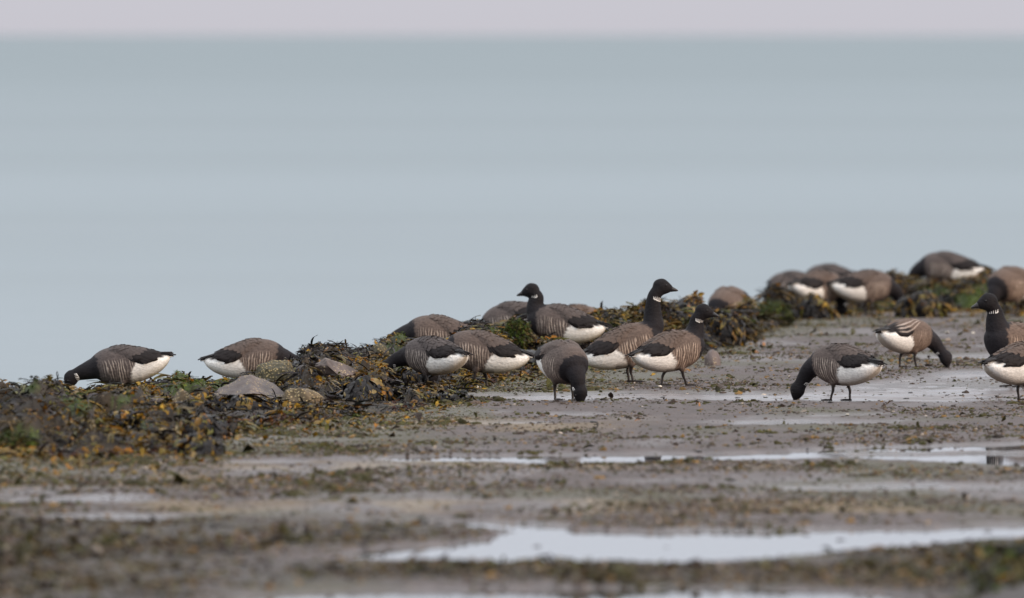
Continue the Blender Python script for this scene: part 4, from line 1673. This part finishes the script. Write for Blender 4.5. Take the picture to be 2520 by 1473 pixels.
    # --- legs
    for i_, (fx, fy) in enumerate(feet):
        up_ = 0.0
        sg = 1 if fy > 0 else -1
        hip = np.array((fx * 0.35 + 0.002, sg * 0.046, .098))
        if lift is not None and lift == i_:
            ank = np.array((fx + 0.02, fy, 0.052))
            knee = np.array((fx * 0.6 - 0.015, fy, .085))
            toe_dir, toe_drop = np.array((-0.25, 0, -0.97)), 0
        else:
            ank = np.array((fx, fy, 0.006))
            knee = np.array((fx * 0.7 - 0.008, fy, .058))
            toe_dir = None
        c = spline([hip, knee, (knee + ank) / 2 + np.array((.001, 0, 0)), ank], 12)
        rr = np.interp(np.linspace(0, 1, 12), [0, .3, .36, .5, .9, 1], [.011, .0078, .0082, .0062, .0062, .007])
        rg, _ = tube_rings(c, rr, 10, (0, 1, 0.01))
        V2, Q2 = loft(rg)
        lg = link("leg", mesh_np("leg", V2, Q2), root, [M["leg"]])
        # webbed foot: three toes with web between
        V2, Q2 = [], []
        ta = [-0.42, -0.2, 0, 0.2, 0.42]
        tl = [.052, .046, .062, .046, .052]
        for lay in (0, 1):
            V2.append((-0.012, 0, 0.004 if lay else -0.004))
            for j, a_ in enumerate(ta):
                hh = (0.0035 if j % 2 == 0 else 0.0012) if lay else -0.004
                V2.append((0.5 * tl[j] * math.cos(a_), 0.5 * tl[j] * math.sin(a_), hh + (0.003 if lay else 0)))
            for j, a_ in enumerate(ta):
                hh = (0.0025 if j % 2 == 0 else 0.0006) if lay else -0.004
                V2.append((tl[j] * math.cos(a_), tl[j] * math.sin(a_), hh))
        for lay in (0, 1):
            b = lay * 11
            for j in range(4):
                f1 = (b, b + 1 + j, b + 2 + j)
                f2 = (b + 1 + j, b + 6 + j, b + 7 + j, b + 2 + j)
                Q2 += [f1, f2] if lay else [f1[::-1], f2[::-1]]
        rimi = [0, 1, 6, 7, 8, 9, 10, 5]
        for j in range(len(rimi)):
            p0, p1 = rimi[j], rimi[(j + 1) % len(rimi)]
            Q2.append((p0, p1, p1 + 11, p0 + 11))
        ft = np.array(V2)
        if toe_dir is not None:
            a_ = 1.25
            ft = np.stack([ft[:, 0] * math.cos(a_) + ft[:, 2] * math.sin(a_), ft[:, 1] * 0.6, -ft[:, 0] * math.sin(a_) + ft[:, 2] * math.cos(a_)], -1)
        fo = link("foot", mesh_np("foot", ft + ank, Q2, False), lg, [M["leg"]])
    return root


def gz(px, d):
    z, _ = mud_z(np.array([X(px, d)]), np.array([float(d)]))
    return float(max(z[0], WATER - 0.004))


def on_mud(label, px, py, yaw, **k):
    d = float(depth(py))
    return goose(label, px, d, gz(px, d), yaw, **k)


def on_bank(label, px, d, z, yaw, **k):
    return goose(label, px, d, z, yaw, **k)


on_bank("goose at the far left end stretching its neck down into the weed, white rump raised", 302, 89.5, -0.047, 180, pose="reach", pitch=-3, seed=1, warm=-.2, s=.95)
on_bank("goose facing right behind the barnacled boulder with its head hidden", 622, 92.0, -0.068, 2, pose="reach", pitch=9, seed=2, warm=.25, stretch=0.95, s=.98)
on_bank("goose on the crest partly hidden behind the two feeding geese, tail sloping right", 1078, 94.0, 0.02, 180, pose="reach", pitch=10, seed=3, warm=0.1)
on_mud("feeding goose with one foot lifted, head over dark kelp", 1060, 960, 138, pose="reach", pitch=6, seed=4, warm=-.2, s=.93, feet=((-.01, .045), (.06, -.045)), lift=1, turn=26)
on_mud("goose feeding left, its head behind the goose with the lifted foot", 1180, 955, 176, pose="feed", pitch=13, seed=5, warm=-.1, feet=((.045, .045), (-.035, -.045)))
on_mud("goose seen head on, dark breast and lowered head on open mud", 1387, 986, -68, pose="down", pitch=-4, seed=6, warm=0, s=1.02, turn=6, feet=((0, -.045), (.0, .05)))
on_bank("blurred goose behind the alert left facing goose, back only showing", 1262, 98.2, 0.03, 158, pose="down", pitch=-6, seed=7, warm=-.1)
on_bank("alert goose on the weed bank with raised neck, facing left", 1375, 96.2, 0.045, 172, pose="scurve", pitch=11, seed=8, warm=-.1)
on_bank("brown back of a goose showing behind the alert goose's tail", 1418, 101.2, -0.035, 20, pose="down", pitch=2, seed=9, warm=.4)
on_mud("tallest alert goose with straight raised neck, facing right", 1550, 942, 8, pose="alert", pitch=20, seed=10, warm=.3, s=1.04, feet=((0.0, .03), (.012, -.03)))
on_mud("alert goose with shorter neck facing right, in front of the tall necked goose", 1660, 951, 32, pose="half", pitch=13, seed=11, warm=.35, feet=((-.055, .045), (.05, -.045)), s=.98, turn=-25, head_turn=-34)
on_bank("blurred goose facing the viewer beyond the black wrack clump", 1790, 107.5, -0.022, -112, pose="down", pitch=-4, seed=12, warm=.3, turn=-10)
on_bank("blurred grey goose half hidden behind the far white rumped goose", 1952, 121.0, -0.11, 170, pose="down", pitch=2, seed=13, warm=-.3)
on_mud("far goose on the ridge foot with big white rump turned to the viewer", 2020, 778, 42, pose="down", pitch=4, seed=14, warm=.35, s=1.0)
on_bank("farthest middle goose, dark back above the white rumped goose", 2042, 122.0, -0.075, 158, pose="down", pitch=8, seed=15, warm=-.1)
on_mud("far goose facing right with long white rump and dark lowered head", 2136, 778, 22, pose="feed", pitch=4, seed=16, warm=.25, s=1.0)
on_bank("goose on top of the far ridge facing left, white rump at right", 2328, 118.4, 0.05, 170, pose="feed", pitch=8, seed=17, warm=-.2, s=1.03)
on_bank("brown breasted goose cut by the right edge behind the dark necked goose", 2487, 113.0, 0.005, -128, pose="down", pitch=0, seed=18, warm=.55, s=1.08)
on_mud("young goose with pale wing bars, feeding right on the open mud", 2236, 906, 46, pose="feed", pitch=2, seed=19, warm=.35, s=.92, juv=True, feet=((-.03, .045), (.02, -.045)), turn=-22, stretch=1.05)
on_mud("goose feeding left in the wet patch, bill touching the mud", 2068, 981, 140, pose="feed", pitch=7, seed=20, warm=-.15, s=.97, feet=((.03, .045), (-.03, -.045)), turn=14)
on_mud("alert dark necked goose at the right edge looking left", 2504, 948, -146, pose="half", pitch=16, seed=21, warm=.45, s=1.13, head_turn=-18)
on_mud("goose cut by the right edge with its white tail toward the viewer", 2522, 986, 40, pose="feed", pitch=8, seed=22, warm=.25, s=1.0)


# ------------------------------------------------------------------ small things on the mud
def pebble_mesh(seed, flat=0.6):
    V, Fc = T_crumb(random.Random(seed))
    V = np.array([tuple(v) for v in V])
    V[:, 2] *= flat / 0.62
    return mesh_np("pebble", V, Fc)


PEB = [pebble_mesh(900 + i) for i in range(4)]
for m_ in PEB:
    m_.materials.append(M["pebble"])
spots = [(1980, 996), (2045, 992), (2275, 1000), (1865, 1022), (1930, 1013), (2110, 1008), (2240, 962), (2330, 968), (2230, 976), (1630, 973), (1577, 976),
         (1815, 974), (1700, 1082), (1770, 1068), (1895, 1075), (2000, 1060), (2180, 1062), (1515, 1028), (1460, 1042), (2380, 1024), (1450, 1108), (1665, 1124),
         (1640, 1126), (1720, 1112), (1270, 1083), (2440, 1165), (2300, 1172), (2105, 1218), (1640, 1340), (2430, 1302), (1180, 1290), (1320, 1338), (1985, 1310), (2070, 1322)]
for i, (px, py) in enumerate(spots):
    d = float(depth(py))
    o = link("pebble", PEB[i % 4])
    sz = random.uniform(0.016, 0.032)
    o.location = (X(px, d), d, gz(px, d) + 0.002)
    o.scale = (sz * 1.3, sz, sz * 0.8)
    o.rotation_euler = (0, 0, random.uniform(0, 6))
    tag(o, "small dark pebble on the wet mud", "pebble", "dark pebbles scattered on the mud")


def shell(px, py, size, label, seed):
    """one valve: ribbed cup lying on the mud"""
    d = float(depth(py))
    V, Q = [], []
    nr, nc = 8, 19
    for k in range(2):
        for i in range(nr):
            t = i / (nr - 1)
            for j in range(nc):
                a = math.pi * (0.08 + 0.84 * j / (nc - 1))
                rr = t * (1 + 0.03 * math.cos(j * math.pi))
                zz = 0.42 * (1 - t * t) ** 0.5 * math.sin(math.pi * j / (nc - 1)) ** 0.5 * (1 if k == 0 else 0.9) * (t > 0)
                V.append((rr * math.cos(a), rr * math.sin(a) * 0.9 - 0.45, zz if k == 0 else zz - 0.04))
    g = grid_quads(nr, nc)
    me = mesh_np("shell", np.array(V) * size, np.concatenate([g, g[:, ::-1] + nr * nc]))
    o = link("shell", me, None, [M["shell"]])
    o.location = (X(px, d), d, gz(px, d) + 0.003)
    o.rotation_euler = (random.Random(seed).uniform(-.3, .5), random.Random(seed + 1).uniform(-.4, .4), random.Random(seed + 2).uniform(0, 6))
    tag(o, label, "shell", "pale shells on the mud")


shell(2331, 822, 0.028, "white shell on mud beyond the young goose", 1)
shell(1176, 957, 0.036, "cream shell lying between the legs of a feeding goose", 2)
shell(1626, 954, 0.018, "white shell chip beside the short necked alert goose's foot", 3)
shell(2395, 820, 0.02, "small pale shell left of the dark necked goose", 4)
shell(2085, 1025, 0.02, "small pale shell near the narrow pool below the wet patch", 5)


def orange_scrap(px, py, size, label, seed):
    d = float(depth(py))
    V, Q = T_wrack(random.Random(seed))
    me = mesh_np("weed_scrap", [tuple(v * size) for v in V], Q)
    o = link("weed_scrap", me, None, [M["orange"]])
    o.location = (X(px, d), d, gz(px, d) + 0.004)
    o.rotation_euler = (0.3, -0.5, random.Random(seed).uniform(0, 6))
    tag(o, label, "seaweed", "single orange weed scraps")


orange_scrap(1722, 1002, 0.05, "bright orange weed scrap on open mud below the alert pair", 71)
orange_scrap(1563, 1040, 0.035, "small orange weed scrap near the thin pool", 72)
orange_scrap(1880, 852, 0.10, "long orange weed strip in front of the far ridge", 73)
orange_scrap(1850, 868, 0.07, "orange weed tuft right of the pinkish stone", 74)
